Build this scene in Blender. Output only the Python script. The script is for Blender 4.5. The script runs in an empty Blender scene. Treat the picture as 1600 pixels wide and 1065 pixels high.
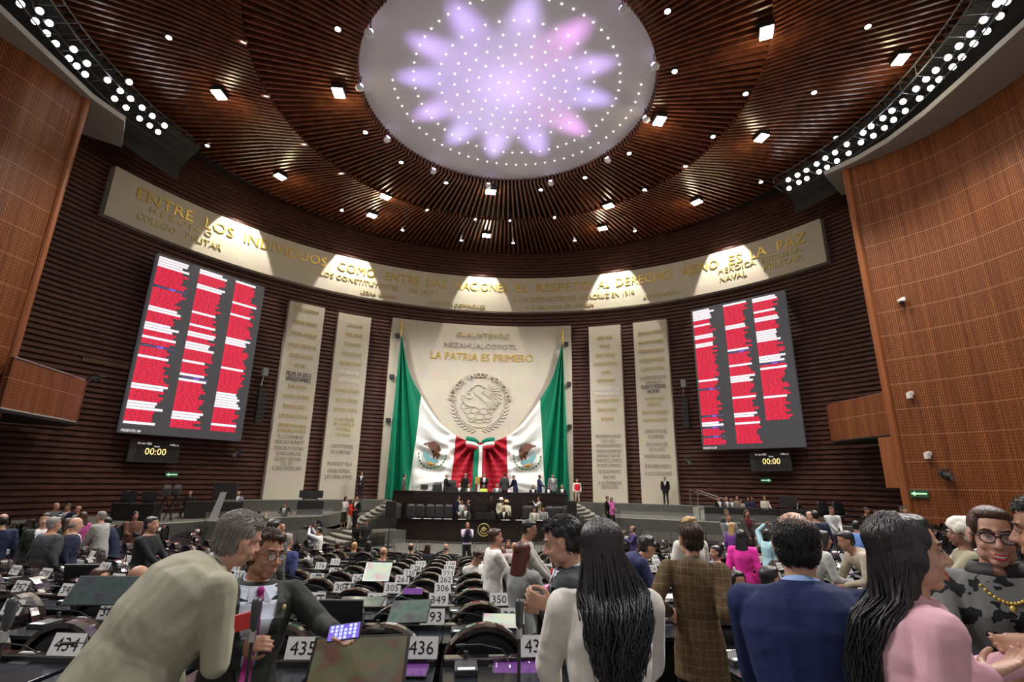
import bpy, bmesh, math, random
import numpy as np
from mathutils import Vector, Matrix
random.seed(7)
C = bpy.context.scene
COL = C.collection
PI = math.pi
R = math.radians
H = 3.35            # camera height over the lowest floor; the code below works in heights relative to the eye
# ---------------- camera
cam = bpy.data.cameras.new('camera'); cam.sensor_width = 36; cam.lens = 36*791.8/1600
cam.clip_start = .05; cam.clip_end = 300
camo = bpy.data.objects.new('camera', cam); COL.objects.link(camo); C.camera = camo
TH, RO, FF = .2726, .0163, 791.8
camo.matrix_world = Matrix.Translation((0, 0, H)) @ Matrix.Rotation(PI/2+TH, 4, 'X') @ Matrix.Rotation(RO, 4, 'Z')
# ---------------- world, exposure
w = bpy.data.worlds.new('hall_ambient'); C.world = w; w.use_nodes = True
w.node_tree.nodes['Background'].inputs[0].default_value = (1, .93, .9, 1)
w.node_tree.nodes['Background'].inputs[1].default_value = .45
C.view_settings.view_transform = 'Standard'; C.view_settings.look = 'None'
C.view_settings.gamma = 1; C.view_settings.use_curve_mapping = False
C.view_settings.exposure = 0.0
CC = (-.14, 15.24)      # plan centre of the round hall
CE = (-.37, 18.75)      # plan centre of the ceiling
FS = (-2.2, 23.5)       # plan focus of the seat rows
def pol(c, r, a, z=0):
    return Vector((c[0]+r*math.sin(R(a)), c[1]+r*math.cos(R(a)), z))
def lamp(kind, name, loc, power, color=(1, .95, .88), target=None, angle=60, blend=.5, size=.15):
    l = bpy.data.lights.new(name, kind); l.energy = power; l.color = color
    if kind == 'SPOT': l.spot_size = R(angle); l.spot_blend = blend; l.shadow_soft_size = size
    elif kind == 'AREA': l.size = size
    else: l.shadow_soft_size = size
    o = bpy.data.objects.new(name, l); COL.objects.link(o)
    o.location = Vector(loc)+Vector((0, 0, H))
    if target is not None:
        d = Vector(target)-Vector(loc); o.rotation_euler = d.to_track_quat('-Z', 'Y').to_euler()
    return o
# light of the two lamp trusses
for a in (-84, -72, -60, 60, 72, 84):
    p = pol(CE, 17.0, a-5, 15.6)
    s = -1 if a < 0 else 1
    lamp('SPOT', 'truss_light', p, 5200, (1, .97, .93), (s*-2-2, 37, 2), 42, .8, .3)
    lamp('SPOT', 'truss_light', p, 4200, (1, .97, .95), (s*3-1, 15, -2), 60, .9, .3)
for a in (-100, 100, -125, 125, -150, 150):
    p = pol(CE, 17.0, a, 15.6); s = -1 if a < 0 else 1
    lamp('SPOT', 'truss_light', p, 4500, (1, .98, .96), (s*1.5, 2.5 if abs(a) < 110 else 8, -1), 75, .9, .3)
FLOOD = [(-13.49,19.21),(-7.69,18.28),(-13.81,26.19),(-7.76,27.05),(-9.49,30.39),(-1.37,25.83),(-1.93,32.73),
         (5.77,27.58),(6.11,31.48),(6.62,19.7),(11.42,28.16),(12.26,21.53),(9.26,14.99),(16.09,17.2)]
FZ = 16.15
for i, (x, y) in enumerate(FLOOD):
    if i in (2, 4, 6, 8, 10): continue
    lamp('SPOT', 'flood_light', (x*.965, y*.965, FZ-.75), 2600, (1, .93, .82), (x, y, -3), 120, .8, .2)
for i, (x, y) in enumerate(FLOOD): lamp('POINT', 'flood_spill_light', (x, y, FZ-.62+max(0, math.hypot(x-CE[0], y-CE[1])-10.5)*.16), 55, (1, .80, .5), size=.2)
# the five floods nearest the wall graze the frieze
for i in (2, 4, 6, 8, 10):
    x, y = FLOOD[i]; d = Vector((x-CC[0], y-CC[1])); d.normalize()
    lamp('SPOT', 'wall_flood_light', (CC[0]+d.x*20.5, CC[1]+d.y*20.5, 17.5), 3000, (1, .94, .82), (CC[0]+d.x*22.07, CC[1]+d.y*22.07, 14.0), 56, .1, .1)
DL = [-155,-126,-99,-68,-39,-10,22,54,84,112,140,170]
for i, a in enumerate(DL):
    p = pol(CE, 6.0, a, 15.55)
    col = [(.56,.38,1),(.6,.4,1),(.52,.38,1),(.62,.4,1),(.56,.44,1),(.62,.46,1)][i % 6]
    if a in (54, 140): col = (.8, .34, .9)
    lamp('SPOT', 'dome_wash_light', p, 1050, col, pol(CE, 3.1, a, 16.9), 36, 1, .35)
lamp('AREA', 'dome_fill_light', (CE[0], CE[1], 12.6), 120, (.9, .86, .95), (CE[0], CE[1], 17), size=5)  # added fill that brightens the disc from below; no fixture hangs there

# ---------------- materials
def mat(name, color, rough=.6, metal=0, coat=0, emit=None, es=0, spec=.5, bump=None, alpha=None):
    m = bpy.data.materials.new(name); m.use_nodes = True
    n = m.node_tree.nodes; b = n['Principled BSDF']; L = m.node_tree.links
    b.inputs['Base Color'].default_value = (*color, 1); b.inputs['Roughness'].default_value = rough
    b.inputs['Metallic'].default_value = metal; b.inputs['Coat Weight'].default_value = coat
    b.inputs['Specular IOR Level'].default_value = spec
    if emit: b.inputs['Emission Color'].default_value = (*emit, 1); b.inputs['Emission Strength'].default_value = es
    if alpha is not None: b.inputs['Alpha'].default_value = alpha
    if bump:
        sc, st, dist = bump
        t = n.new('ShaderNodeTexCoord'); z = n.new('ShaderNodeTexNoise'); z.inputs['Scale'].default_value = sc; z.inputs['Detail'].default_value = 3 if sc > 10 else 1; z.inputs['Distortion'].default_value = 0 if sc > 10 else 1.2
        bp = n.new('ShaderNodeBump'); bp.inputs['Strength'].default_value = st; bp.inputs['Distance'].default_value = dist
        L.new(t.outputs['Object'], z.inputs[0]); L.new(z.outputs[0], bp.inputs['Height']); L.new(bp.outputs[0], b.inputs['Normal'])
    return m
def mixmat(name, c1, c2, rough=.6, scale=(1, 1, 1), tex='noise', detail=5, lo=.35, hi=.65, coat=0, bump=0, tscale=1, coord='Object'):
    m = mat(name, c1, rough, coat=coat); n = m.node_tree.nodes; L = m.node_tree.links; b = n['Principled BSDF']
    t = n.new('ShaderNodeTexCoord'); mp = n.new('ShaderNodeMapping'); mp.inputs['Scale'].default_value = scale
    L.new(t.outputs[coord], mp.inputs[0])
    if tex == 'noise': z = n.new('ShaderNodeTexNoise'); z.inputs['Detail'].default_value = detail; z.inputs['Scale'].default_value = tscale; o = z.outputs[0]
    elif tex == 'wave': z = n.new('ShaderNodeTexWave'); z.inputs['Scale'].default_value = tscale; o = z.outputs[1]
    L.new(mp.outputs[0], z.inputs[0])
    r = n.new('ShaderNodeValToRGB'); r.color_ramp.elements[0].position = lo; r.color_ramp.elements[1].position = hi
    r.color_ramp.elements[0].color = (*c1, 1); r.color_ramp.elements[1].color = (*c2, 1)
    L.new(o, r.inputs[0]); L.new(r.outputs[0], b.inputs['Base Color'])
    if bump:
        bp = n.new('ShaderNodeBump'); bp.inputs['Strength'].default_value = bump; bp.inputs['Distance'].default_value = .02
        L.new(o, bp.inputs['Height']); L.new(bp.outputs[0], b.inputs['Normal'])
    return m
M = {}
M['brick'] = mixmat('dark_brick', (.045, .014, .011), (.12, .045, .032), .55, (1.2, 1.2, 6), lo=.3, hi=.75, tscale=1.3, bump=.3)
M['slat'] = mixmat('ceiling_slat_wood', (.085, .024, .012), (.24, .078, .034), .30, (3, 3, 3), lo=.3, hi=.7, tscale=.7)
M['plenum'] = mat('dark_plenum', (.012, .008, .008), .9)
M['black'] = mat('matt_black', (.012, .012, .013), .6)
M['gloss'] = mat('glossy_black_lacquer', (.012, .009, .009), .12, coat=1)
M['rim'] = mixmat('chair_rim_lacquer', (.012, .008, .008), (.026, .014, .012), .16, (4, 4, 4), coat=1, tscale=3)
M['leather'] = mat('black_leather', (.014, .014, .016), .38, bump=(60, .2, .01))
M['plaster'] = mat('grey_plaster', (.33, .31, .28), .8)
M['carpet'] = mixmat('grey_carpet', (.10, .10, .095), (.15, .15, .14), .95, (1, 1, 1), tscale=30)
M['stage'] = mixmat('stage_carpet', (.13, .13, .12), (.17, .17, .155), .95, tscale=12)
M['tread'] = mat('step_tread', (.40, .40, .36), .9)
M['gold'] = mat('gold_letter', (.72, .52, .13), .38, metal=.6)
M['gold2'] = mat('pale_gold_letter', (.58, .47, .2), .45, metal=.4)
M['dletter'] = mat('dark_letter', (.06, .055, .045), .5)
M['sletter'] = mat('stone_letter', (.36, .33, .27), .6)
M['wletter'] = mat('white_letter', (.9, .9, .85), .5)
M['white'] = mat('white_paint', (.8, .8, .78), .5)
M['grey'] = mat('grey_plastic', (.2, .2, .2), .5)
M['dgrey'] = mat('dark_grey_plastic', (.04, .042, .046), .4)
M['steel'] = mat('brushed_steel', (.55, .55, .55), .3, metal=.9)
M['desk'] = mixmat('dark_desk_wood', (.010, .006, .0055), (.022, .012, .009), .3, (1, 1, 8), tscale=1, coat=.3)
M['paper'] = mat('white_paper', (.75, .75, .73), .7)
M['bulb'] = mat('lamp_lens', (1, 1, 1), .4, emit=(.93, .95, 1), es=30)
M['warm'] = mat('flood_lens', (1, 1, 1), .4, emit=(1, .93, .75), es=30)
M['dot'] = mat('dome_dot', (1, 1, 1), .4, emit=(1, .99, .93), es=4)
M['violet'] = mat('violet_lens', (1, 1, 1), .4, emit=(.75, .6, 1), es=6)
M['glass'] = mat('clear_glass', (.9, .95, .95), .03, alpha=.12)
M['skinL'] = mat('light_skin', (.52, .29, .2), .5); M['skin'] = mat('tan_skin', (.40, .20, .125), .5); M['skinD'] = mat('brown_skin', (.25, .115, .07), .5)
M['hairB'] = mat('black_hair', (.010, .009, .010), .35, spec=.6); M['hairN'] = mat('brown_hair', (.05, .022, .012), .4)
M['hairG'] = mat('grey_hair', (.22, .20, .18), .6); M['hairY'] = mat('blond_hair', (.42, .25, .1), .45)
M['hairR'] = mat('auburn_hair', (.075, .017, .010), .35); M['hairW'] = mat('white_hair', (.75, .7, .6), .8)
def stone(name, c, coord='UV', s=(1, 1, 1), line=.0):
    m = mat(name, c, .75); n = m.node_tree.nodes; L = m.node_tree.links; b = n['Principled BSDF']
    t = n.new('ShaderNodeTexCoord')
    br = n.new('ShaderNodeTexBrick'); br.inputs['Scale'].default_value = 1; br.inputs['Mortar Size'].default_value = .012
    br.inputs['Brick Width'].default_value = 2.2; br.inputs['Row Height'].default_value = 1.45; br.offset = 0
    br.inputs['Color1'].default_value = (*c, 1); br.inputs['Color2'].default_value = (*[x*.96 for x in c], 1); br.inputs['Mortar'].default_value = (*[x*(1-line) for x in c], 1)
    nz = n.new('ShaderNodeTexNoise'); nz.inputs['Scale'].default_value = 1.2; nz.inputs['Detail'].default_value = 6
    mx = n.new('ShaderNodeMix'); mx.data_type = 'RGBA'; mx.blend_type = 'MULTIPLY'; mx.inputs[0].default_value = .25
    L.new(t.outputs[coord], br.inputs[0]); L.new(t.outputs['Object'], nz.inputs[0])
    L.new(br.outputs[0], mx.inputs[6]); L.new(nz.outputs[1], mx.inputs[7]); L.new(mx.outputs[2], b.inputs['Base Color'])
    return m
M['stone'] = stone('beige_stone', (.66, .60, .49), line=.12)
def woodwall(name, c1, c2, c3):
    # thin vertical louvres broken by small perforations: pattern in metres (U along the wall, V up)
    m = mat(name, c1, .42, spec=.4); n = m.node_tree.nodes; L = m.node_tree.links; b = n['Principled BSDF']
    t = n.new('ShaderNodeTexCoord'); sep = n.new('ShaderNodeSeparateXYZ'); L.new(t.outputs['UV'], sep.inputs[0])
    mp = n.new('ShaderNodeMapping'); mp.inputs['Scale'].default_value = (6.5, .10, 1); L.new(t.outputs['UV'], mp.inputs[0])
    nz = n.new('ShaderNodeTexNoise'); nz.inputs['Scale'].default_value = 1; nz.inputs['Detail'].default_value = 5; nz.inputs['Roughness'].default_value = .75
    L.new(mp.outputs[0], nz.inputs[0])
    r = n.new('ShaderNodeValToRGB'); r.color_ramp.elements[0].position = .38; r.color_ramp.elements[1].position = .66
    r.color_ramp.elements[0].color = (*c1, 1); r.color_ramp.elements[1].color = (*c2, 1); L.new(nz.outputs[0], r.inputs[0])
    def band(src, freq, thr, off=None):
        a = n.new('ShaderNodeMath'); a.operation = 'MULTIPLY'; a.inputs[1].default_value = freq; L.new(src, a.inputs[0])
        if off is not None:
            ad = n.new('ShaderNodeMath'); ad.operation = 'ADD'; L.new(a.outputs[0], ad.inputs[0]); L.new(off, ad.inputs[1]); a = ad
        f = n.new('ShaderNodeMath'); f.operation = 'FRACT'; L.new(a.outputs[0], f.inputs[0])
        g = n.new('ShaderNodeMath'); g.operation = 'LESS_THAN'; g.inputs[1].default_value = thr; L.new(f.outputs[0], g.inputs[0])
        return g.outputs[0]
    h = band(sep.outputs[0], 13.0, .45); v = band(sep.outputs[1], 8, .82)
    mu = n.new('ShaderNodeMath'); mu.operation = 'MULTIPLY'; L.new(h, mu.inputs[0]); L.new(v, mu.inputs[1])
    mx = n.new('ShaderNodeMix'); mx.data_type = 'RGBA'; L.new(mu.outputs[0], mx.inputs[0]); L.new(r.outputs[0], mx.inputs[6]); mx.inputs[7].default_value = (*c3, 1)
    seam = band(sep.outputs[1], .9, .022)
    m2 = n.new('ShaderNodeMix'); m2.data_type = 'RGBA'; L.new(seam, m2.inputs[0]); L.new(mx.outputs[2], m2.inputs[6]); m2.inputs[7].default_value = (.42, .22, .12, 1)
    L.new(m2.outputs[2], b.inputs['Base Color'])
    return m
M['pwood'] = woodwall('perforated_wood', (.17, .045, .012), (.40, .135, .04), (.085, .022, .007))
M['edge'] = mixmat('plain_orange_wood', (.26, .08, .025), (.36, .12, .04), .4, (6, 6, .5), tscale=1)

# ---------------- mesh helpers
def ico(o, label=None, cat=None, group=None, kind=None):
    if label: o['label'] = label
    if cat: o['category'] = cat
    if group: o['group'] = group
    if kind: o['kind'] = kind
    return o
tag = ico
def empty(name, loc=(0, 0, 0), rz=0, label=None, cat=None, group=None, scale=1):
    o = bpy.data.objects.new(name, None); COL.objects.link(o); o.location = loc; o.rotation_euler = (0, 0, rz)
    o.empty_display_size = .1; o.scale = (scale,)*3
    return tag(o, label, cat, group)
class MB:
    def __init__(s): s.v = []; s.f = []; s.mi = []; s.uv = None
    def add(s, vs, fs, mi=0):
        o = len(s.v); s.v.extend([tuple(p) for p in vs]); s.f.extend([tuple(i+o for i in f) for f in fs]); s.mi.extend([mi]*len(fs)); return s
    def box(s, c, d, rz=0, mi=0, mtx=None):
        x, y, z = d[0]/2, d[1]/2, d[2]/2; ca, sa = math.cos(rz), math.sin(rz); vs = []
        for k in (-z, z):
            for (a, b) in ((-x, -y), (x, -y), (x, y), (-x, y)):
                p = Vector((a*ca-b*sa, a*sa+b*ca, k))
                if mtx is not None: p = mtx @ Vector((a, b, k))
                vs.append((c[0]+p.x, c[1]+p.y, c[2]+p.z))
        return s.add(vs, [(0,3,2,1),(4,5,6,7),(0,1,5,4),(1,2,6,5),(2,3,7,6),(3,0,4,7)], mi)
    def prism(s, poly, z0, z1, mi=0):
        n = len(poly); vs = [(p[0], p[1], z0) for p in poly]+[(p[0], p[1], z1) for p in poly]
        fs = [tuple(range(n-1, -1, -1)), tuple(range(n, 2*n))]+[(i, (i+1) % n, n+(i+1) % n, n+i) for i in range(n)]
        return s.add(vs, fs, mi)
    def tube(s, pts, rad, seg=8, mi=0, cap=True):
        pts = [Vector(p) for p in pts]; n = len(pts)
        if not hasattr(rad, '__len__'): rad = [rad]*n
        vs = []; fs = []; up = None
        for i, p in enumerate(pts):
            t = (pts[min(i+1, n-1)]-pts[max(i-1, 0)]); t = t.normalized() if t.length > 1e-9 else Vector((0, 0, 1))
            if up is None: up = Vector((0, 0, 1)) if abs(t.z) < .9 else Vector((0, 1, 0))
            a = t.cross(up); a = a.normalized() if a.length > 1e-6 else Vector((1, 0, 0)); b = a.cross(t).normalized(); up = b
            for k in range(seg):
                q = 2*PI*k/seg; vs.append(p+(a*math.cos(q)+b*math.sin(q))*rad[i])
        for i in range(n-1):
            for k in range(seg):
                k2 = (k+1) % seg; fs.append((i*seg+k, i*seg+k2, (i+1)*seg+k2, (i+1)*seg+k))
        if cap: fs.append(tuple(range(seg-1, -1, -1))); fs.append(tuple(range((n-1)*seg, n*seg)))
        return s.add(vs, fs, mi)
    def cyl(s, p0, p1, r, seg=12, mi=0, r1=None): return s.tube([p0, p1], [r, r if r1 is None else r1], seg, mi)
    def ell(s, c, r, mi=0, seg=14, rings=9, F=None):
        vs = []; fs = []
        for i in range(rings+1):
            ph = PI*i/rings
            for k in range(seg):
                q = 2*PI*k/seg; p = Vector((r[0]*math.sin(ph)*math.cos(q), r[1]*math.sin(ph)*math.sin(q), r[2]*math.cos(ph)))
                if F is not None: p = F @ p
                vs.append((c[0]+p.x, c[1]+p.y, c[2]+p.z))
        for i in range(rings):
            for k in range(seg):
                k2 = (k+1) % seg
                if i == 0: fs.append((k, (i+1)*seg+k, (i+1)*seg+k2))
                elif i == rings-1: fs.append((i*seg+k, (i+1)*seg+k, i*seg+k2))
                else: fs.append((i*seg+k, (i+1)*seg+k, (i+1)*seg+k2, i*seg+k2))
        return s.add(vs, fs, mi)
    def loft(s, rings, mi=0, seg=20, pw=2.0):
        # rings: (centre, vector a, vector b); closed with caps; pw > 2 squares the section
        vs = []; fs = []; n = len(rings)
        for c, a, b in rings:
            for k in range(seg):
                q = 2*PI*k/seg; cx, sx = math.cos(q), math.sin(q)
                e = 2/pw; cx = math.copysign(abs(cx)**e, cx); sx = math.copysign(abs(sx)**e, sx)
                vs.append(Vector(c)+Vector(a)*cx+Vector(b)*sx)
        for i in range(n-1):
            for k in range(seg):
                k2 = (k+1) % seg; fs.append((i*seg+k, i*seg+k2, (i+1)*seg+k2, (i+1)*seg+k))
        fs.append(tuple(range(seg-1, -1, -1))); fs.append(tuple(range((n-1)*seg, n*seg)))
        return s.add(vs, fs, mi)
    def cone(s, p0, p1, r0, r1, mi=0, seg=12):
        # capsule with round ends
        p0, p1 = Vector(p0), Vector(p1); d = p1-p0
        t = d.normalized() if d.length > 1e-6 else Vector((0, 0, 1)); pts = []; rr = []
        for q in (-1, -.8, -.4): pts.append(p0+t*r0*q); rr.append(max(r0*math.sqrt(max(0, 1-q*q)), r0*.08))
        pts += [p0, p1]; rr += [r0, r1]
        for q in (.4, .8, 1): pts.append(p1+t*r1*q); rr.append(max(r1*math.sqrt(max(0, 1-q*q)), r1*.08))
        return s.tube(pts, rr, seg, mi)
    def arc(s, c, prof, a0, a1, n, mi=0, closed=False, uvmap=False):
        vs = []; fs = []; m = len(prof); uv = []
        for i in range(n+1):
            a = a0+(a1-a0)*i/n
            for (r, z) in prof: vs.append(pol(c, r, a, z)); uv.append((r*R(a), z))
        for i in range(n):
            for j in range(m if closed else m-1):
                j2 = (j+1) % m; fs.append((i*m+j, (i+1)*m+j, (i+1)*m+j2, i*m+j2))
        if closed: fs.append(tuple(range(m))); fs.append(tuple(n*m+j for j in range(m-1, -1, -1)))
        if uvmap: s.uv = (s.uv or []) + uv
        return s.add(vs, fs, mi)
    def build(s, name, mats, parent=None, smooth=False, bevel=0, fix=True, loc=None):
        me = bpy.data.meshes.new(name); me.from_pydata(s.v, [], s.f)
        if not isinstance(mats, (list, tuple)): mats = [mats]
        for m_ in mats: me.materials.append(m_)
        me.polygons.foreach_set('material_index', s.mi)
        if s.uv and len(s.uv) == len(s.v):
            ul = me.uv_layers.new(name='UVMap'); lv = np.zeros(len(me.loops), dtype=np.int32); me.loops.foreach_get('vertex_index', lv)
            ul.data.foreach_set('uv', np.array(s.uv, dtype=np.float32)[lv].ravel())
        if fix or bevel:
            bm = bmesh.new(); bm.from_mesh(me)
            if bevel: bmesh.ops.bevel(bm, geom=[e for e in bm.edges if len(e.link_faces) == 2 and e.calc_face_angle(0) > .6], offset=bevel, segments=2, affect='EDGES', profile=.6)
            bmesh.ops.recalc_face_normals(bm, faces=bm.faces); bm.to_mesh(me); bm.free()
        if smooth: me.polygons.foreach_set('use_smooth', [True]*len(me.polygons))
        me.update()
        o = bpy.data.objects.new(name, me); COL.objects.link(o)
        if parent is not None: o.parent = parent
        if loc is not None: o.location = loc
        return o
def struct(name, mb, m, **k):
    o = mb.build(name, m, **k); o['kind'] = 'structure'; return o
def ray(x, y):
    u0, v0 = x-800, y-532.5; c, s = math.cos(RO), math.sin(RO); u = u0*c+v0*s; v = -u0*s+v0*c
    return Vector((u, FF*math.cos(TH)+v*math.sin(TH), FF*math.sin(TH)-v*math.cos(TH)))
def at(x, y, Y): r = ray(x, y); return r*(Y/r.y)
def atz(x, y, Z): r = ray(x, y); return r*(Z/r.z)
def recenter(o, p):
    """move a mesh object's origin to p without moving the mesh"""
    p = Vector(p); o.data.transform(Matrix.Translation(-p)); o.location = o.location+p; return o
def copy_tree(o, parent=None):
    c = o.copy(); COL.objects.link(c); c.parent = parent
    for ch in list(o.children): copy_tree(ch, c)
    return c
# text as flat-fronted raised mesh; returns vertices (x right, y up, z out) and faces
TC = {}
def text_geo(s, ext=.04, size=1):
    k = (s, ext)
    if k not in TC:
        cu = bpy.data.curves.new('t', 'FONT'); cu.body = s; cu.extrude = ext; cu.resolution_u = 2; cu.align_x = 'LEFT'
        o = bpy.data.objects.new('t', cu); COL.objects.link(o)
        bpy.context.view_layer.update()
        me = o.to_mesh(); vs = [tuple(v.co) for v in me.vertices]; fs = [tuple(p.vertices) for p in me.polygons]
        o.to_mesh_clear(); bpy.data.objects.remove(o); bpy.data.curves.remove(cu)
        TC[k] = (vs, fs)
    return TC[k]
def text_on(mb, s, fn, w=None, h=.7, x0=0, y0=0, ext=.03, mi=0, center=False):
    """fn(x, y, z) maps flat text space in metres to the world; w fits the width"""
    vs, fs = text_geo(s, .5)
    if not vs: return
    xs = [v[0] for v in vs]; mn, mx = min(xs), max(xs); sc = h/.7; sx = sc if w is None else w/(mx-mn)
    off = -(mx-mn)*sx/2 if center else 0
    mb.add([fn(x0+off+(v[0]-mn)*sx, y0+v[1]*sc, (v[2]+.5)*ext) for v in vs], fs, mi)
# =====================================================================  THE HALL
# brick wall: courses of protruding ridges
prof = []; z = -3.35; k = 0
while z < 18.6:
    prof += [(22.62, z), (22.50, z+.05), (22.50, z+.20), (22.62, z+.25)]; z += .27
struct('wall_back', MB().arc(CC, prof, -112, 108, 150), M['brick'], fix=False)
# lowest floor and the rising seat terraces, concentric with the rows
mb = MB(); mb.prism([pol(CC, 22.7, a)[:2] for a in range(0, 360, 6)], -3.6, -3.351); struct('floor', mb, M['carpet'])
ROWR = [19.75-1.18*i for i in range(13)]
ROWR[0] = 19.85
def deskz(rho): return -1.20-.0815*(19.75-rho)
def floorz(rho): return max(-3.34, deskz(rho)-.76)
tp = []
rr_ = sorted(ROWR+[ROWR[0]+1.18*k for k in range(1, 6)])
for r0 in rr_:
    zf = floorz(r0)
    tp += [(r0-.28, zf), (r0+.90, zf)]
mb = MB(); mb.arc(FS, [(tp[0][0], -3.35)]+tp+[(tp[-1][0], -3.35)], 100, 260, 90); struct('floor_terraces', mb, M['carpet'])
def standz(x, y):
    rho = math.hypot(x-FS[0], y-FS[1]); z_ = -3.35
    for r0 in rr_:
        if r0-.28 <= rho: z_ = floorz(r0)
    return z_
# stone frieze, pillars
def slab(name, a0, a1, z0, z1, r=22.07, depth=.55, n=8, structure=False):
    mb = MB(); mb.arc(CC, [(r, z0), (r, z1), (r+depth, z1), (r+depth, z0)], a0, a1, n, closed=True, uvmap=True)
    return mb.build(name, M['stone'])
def oncyl(r=22.07, a_mid=0):
    def fn(x, y, z): return pol(CC, r-z, a_mid+math.degrees(x/r), y)
    return fn
def arc_text(parent, name, s, a0, a1, zb, h, m, r=22.07, ext=.06, label=None):
    mb = MB(); text_on(mb, s, oncyl(r, a0), w=R(a1-a0)*r, h=h, y0=zb, ext=ext)
    o = mb.build(name, m, parent, fix=False)
    if label: o['label'] = label
    return o
fr = slab('stone_frieze', -69.2, 57.0, 12.78, 15.58, depth=.9, n=70)
tag(fr, 'long curved beige stone frieze with gold lettering high on the brick wall', 'frieze')
B = [("ENTRE LOS INDIVIDUOS COMO", -66, -27.0, 14.55, .72), ("ENTRE LAS NACIONES EL RESPETO AL", -25.2, 19.0, 14.42, .62), ("DERECHO AJENO ES LA PAZ", 21.1, 54.6, 14.5, .62)]
B = [("ENTRE", -66, -58.2), ("LOS", -56.4, -52.0), ("INDIVIDUOS", -50.3, -36.2), ("COMO", -34.2, -27.2), ("ENTRE", -25.2, -18.5), ("LAS", -17, -13.1), ("NACIONES", -11.4, -.8), ("EL", 1, 3.6),
     ("RESPETO", 5.2, 16.2), ("AL", 17.6, 19.9), ("DERECHO", 21.1, 31.9), ("AJENO", 33.6, 40.2), ("ES", 42, 44.3), ("LA", 45.7, 48.4), ("PAZ", 50.1, 54.6)]
for s, a, b in B: arc_text(fr, 'lettering', s, a, b, 14.42, .66, M['gold'])
for s, a, b, zb, h in [("H E R O I C O", -64, -55.1, 13.95, .34), ("COLEGIO", -65.4, -60.2, 13.3, .36), ("MILITAR", -58.6, -53.4, 13.35, .36),
        ("A LOS CONSTITUYENTES", -38.5, -22.5, 13.72, .34), ("DE 1917", -20.4, -15.5, 13.72, .34), ("LEONA VICARIO", -29.6, -22.9, 13.02, .26), ("J. ORTIZ DE DOMINGUEZ", -17, -5.2, 12.98, .26),
        ("A LOS DEFENSORES DE VERACRUZ EN 1914", 0.2, 24.5, 13.62, .36), ("M. R. DEL TORO DE LAZARIN", 2.8, 16.7, 13.0, .26), ("AGUSTIN MELGAR", 26.2, 33.3, 13.15, .26),
        ("HEROICA", 40.1, 46.4, 13.98, .36), ("NAVAL", 40.2, 44.7, 13.38, .36), ("ESCUELA", 47.4, 53.7, 13.92, .34), ("MILITAR", 47.5, 53.8, 13.38, .36)]:
    arc_text(fr, 'lettering', s, a, b, zb, h, M['gold2'])
PZ0 = -1.2
sl = []
for nm, a0, a1, z1, lab in [('p', -41.5, -35.5, 11.42, 'tall stone pillar of names, leftmost, with a dark two-line name partway up'), ('p', -33.0, -27.1, 11.32, 'tall stone pillar of names just left of the flag wall, with two white lines'),
        ('p', 15.5, 21.6, 11.4, 'tall stone pillar of names just right of the flag wall, with a white two-line name'), ('p', 24.0, 30.2, 11.42, 'tall stone pillar of names, rightmost, behind the lone standing man in a dark suit')]:
    o = slab('stone_pillar', a0, a1, PZ0, z1, n=6); tag(o, lab, 'pillar', 'stone pillars beside the flag wall'); sl.append(o)
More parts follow.
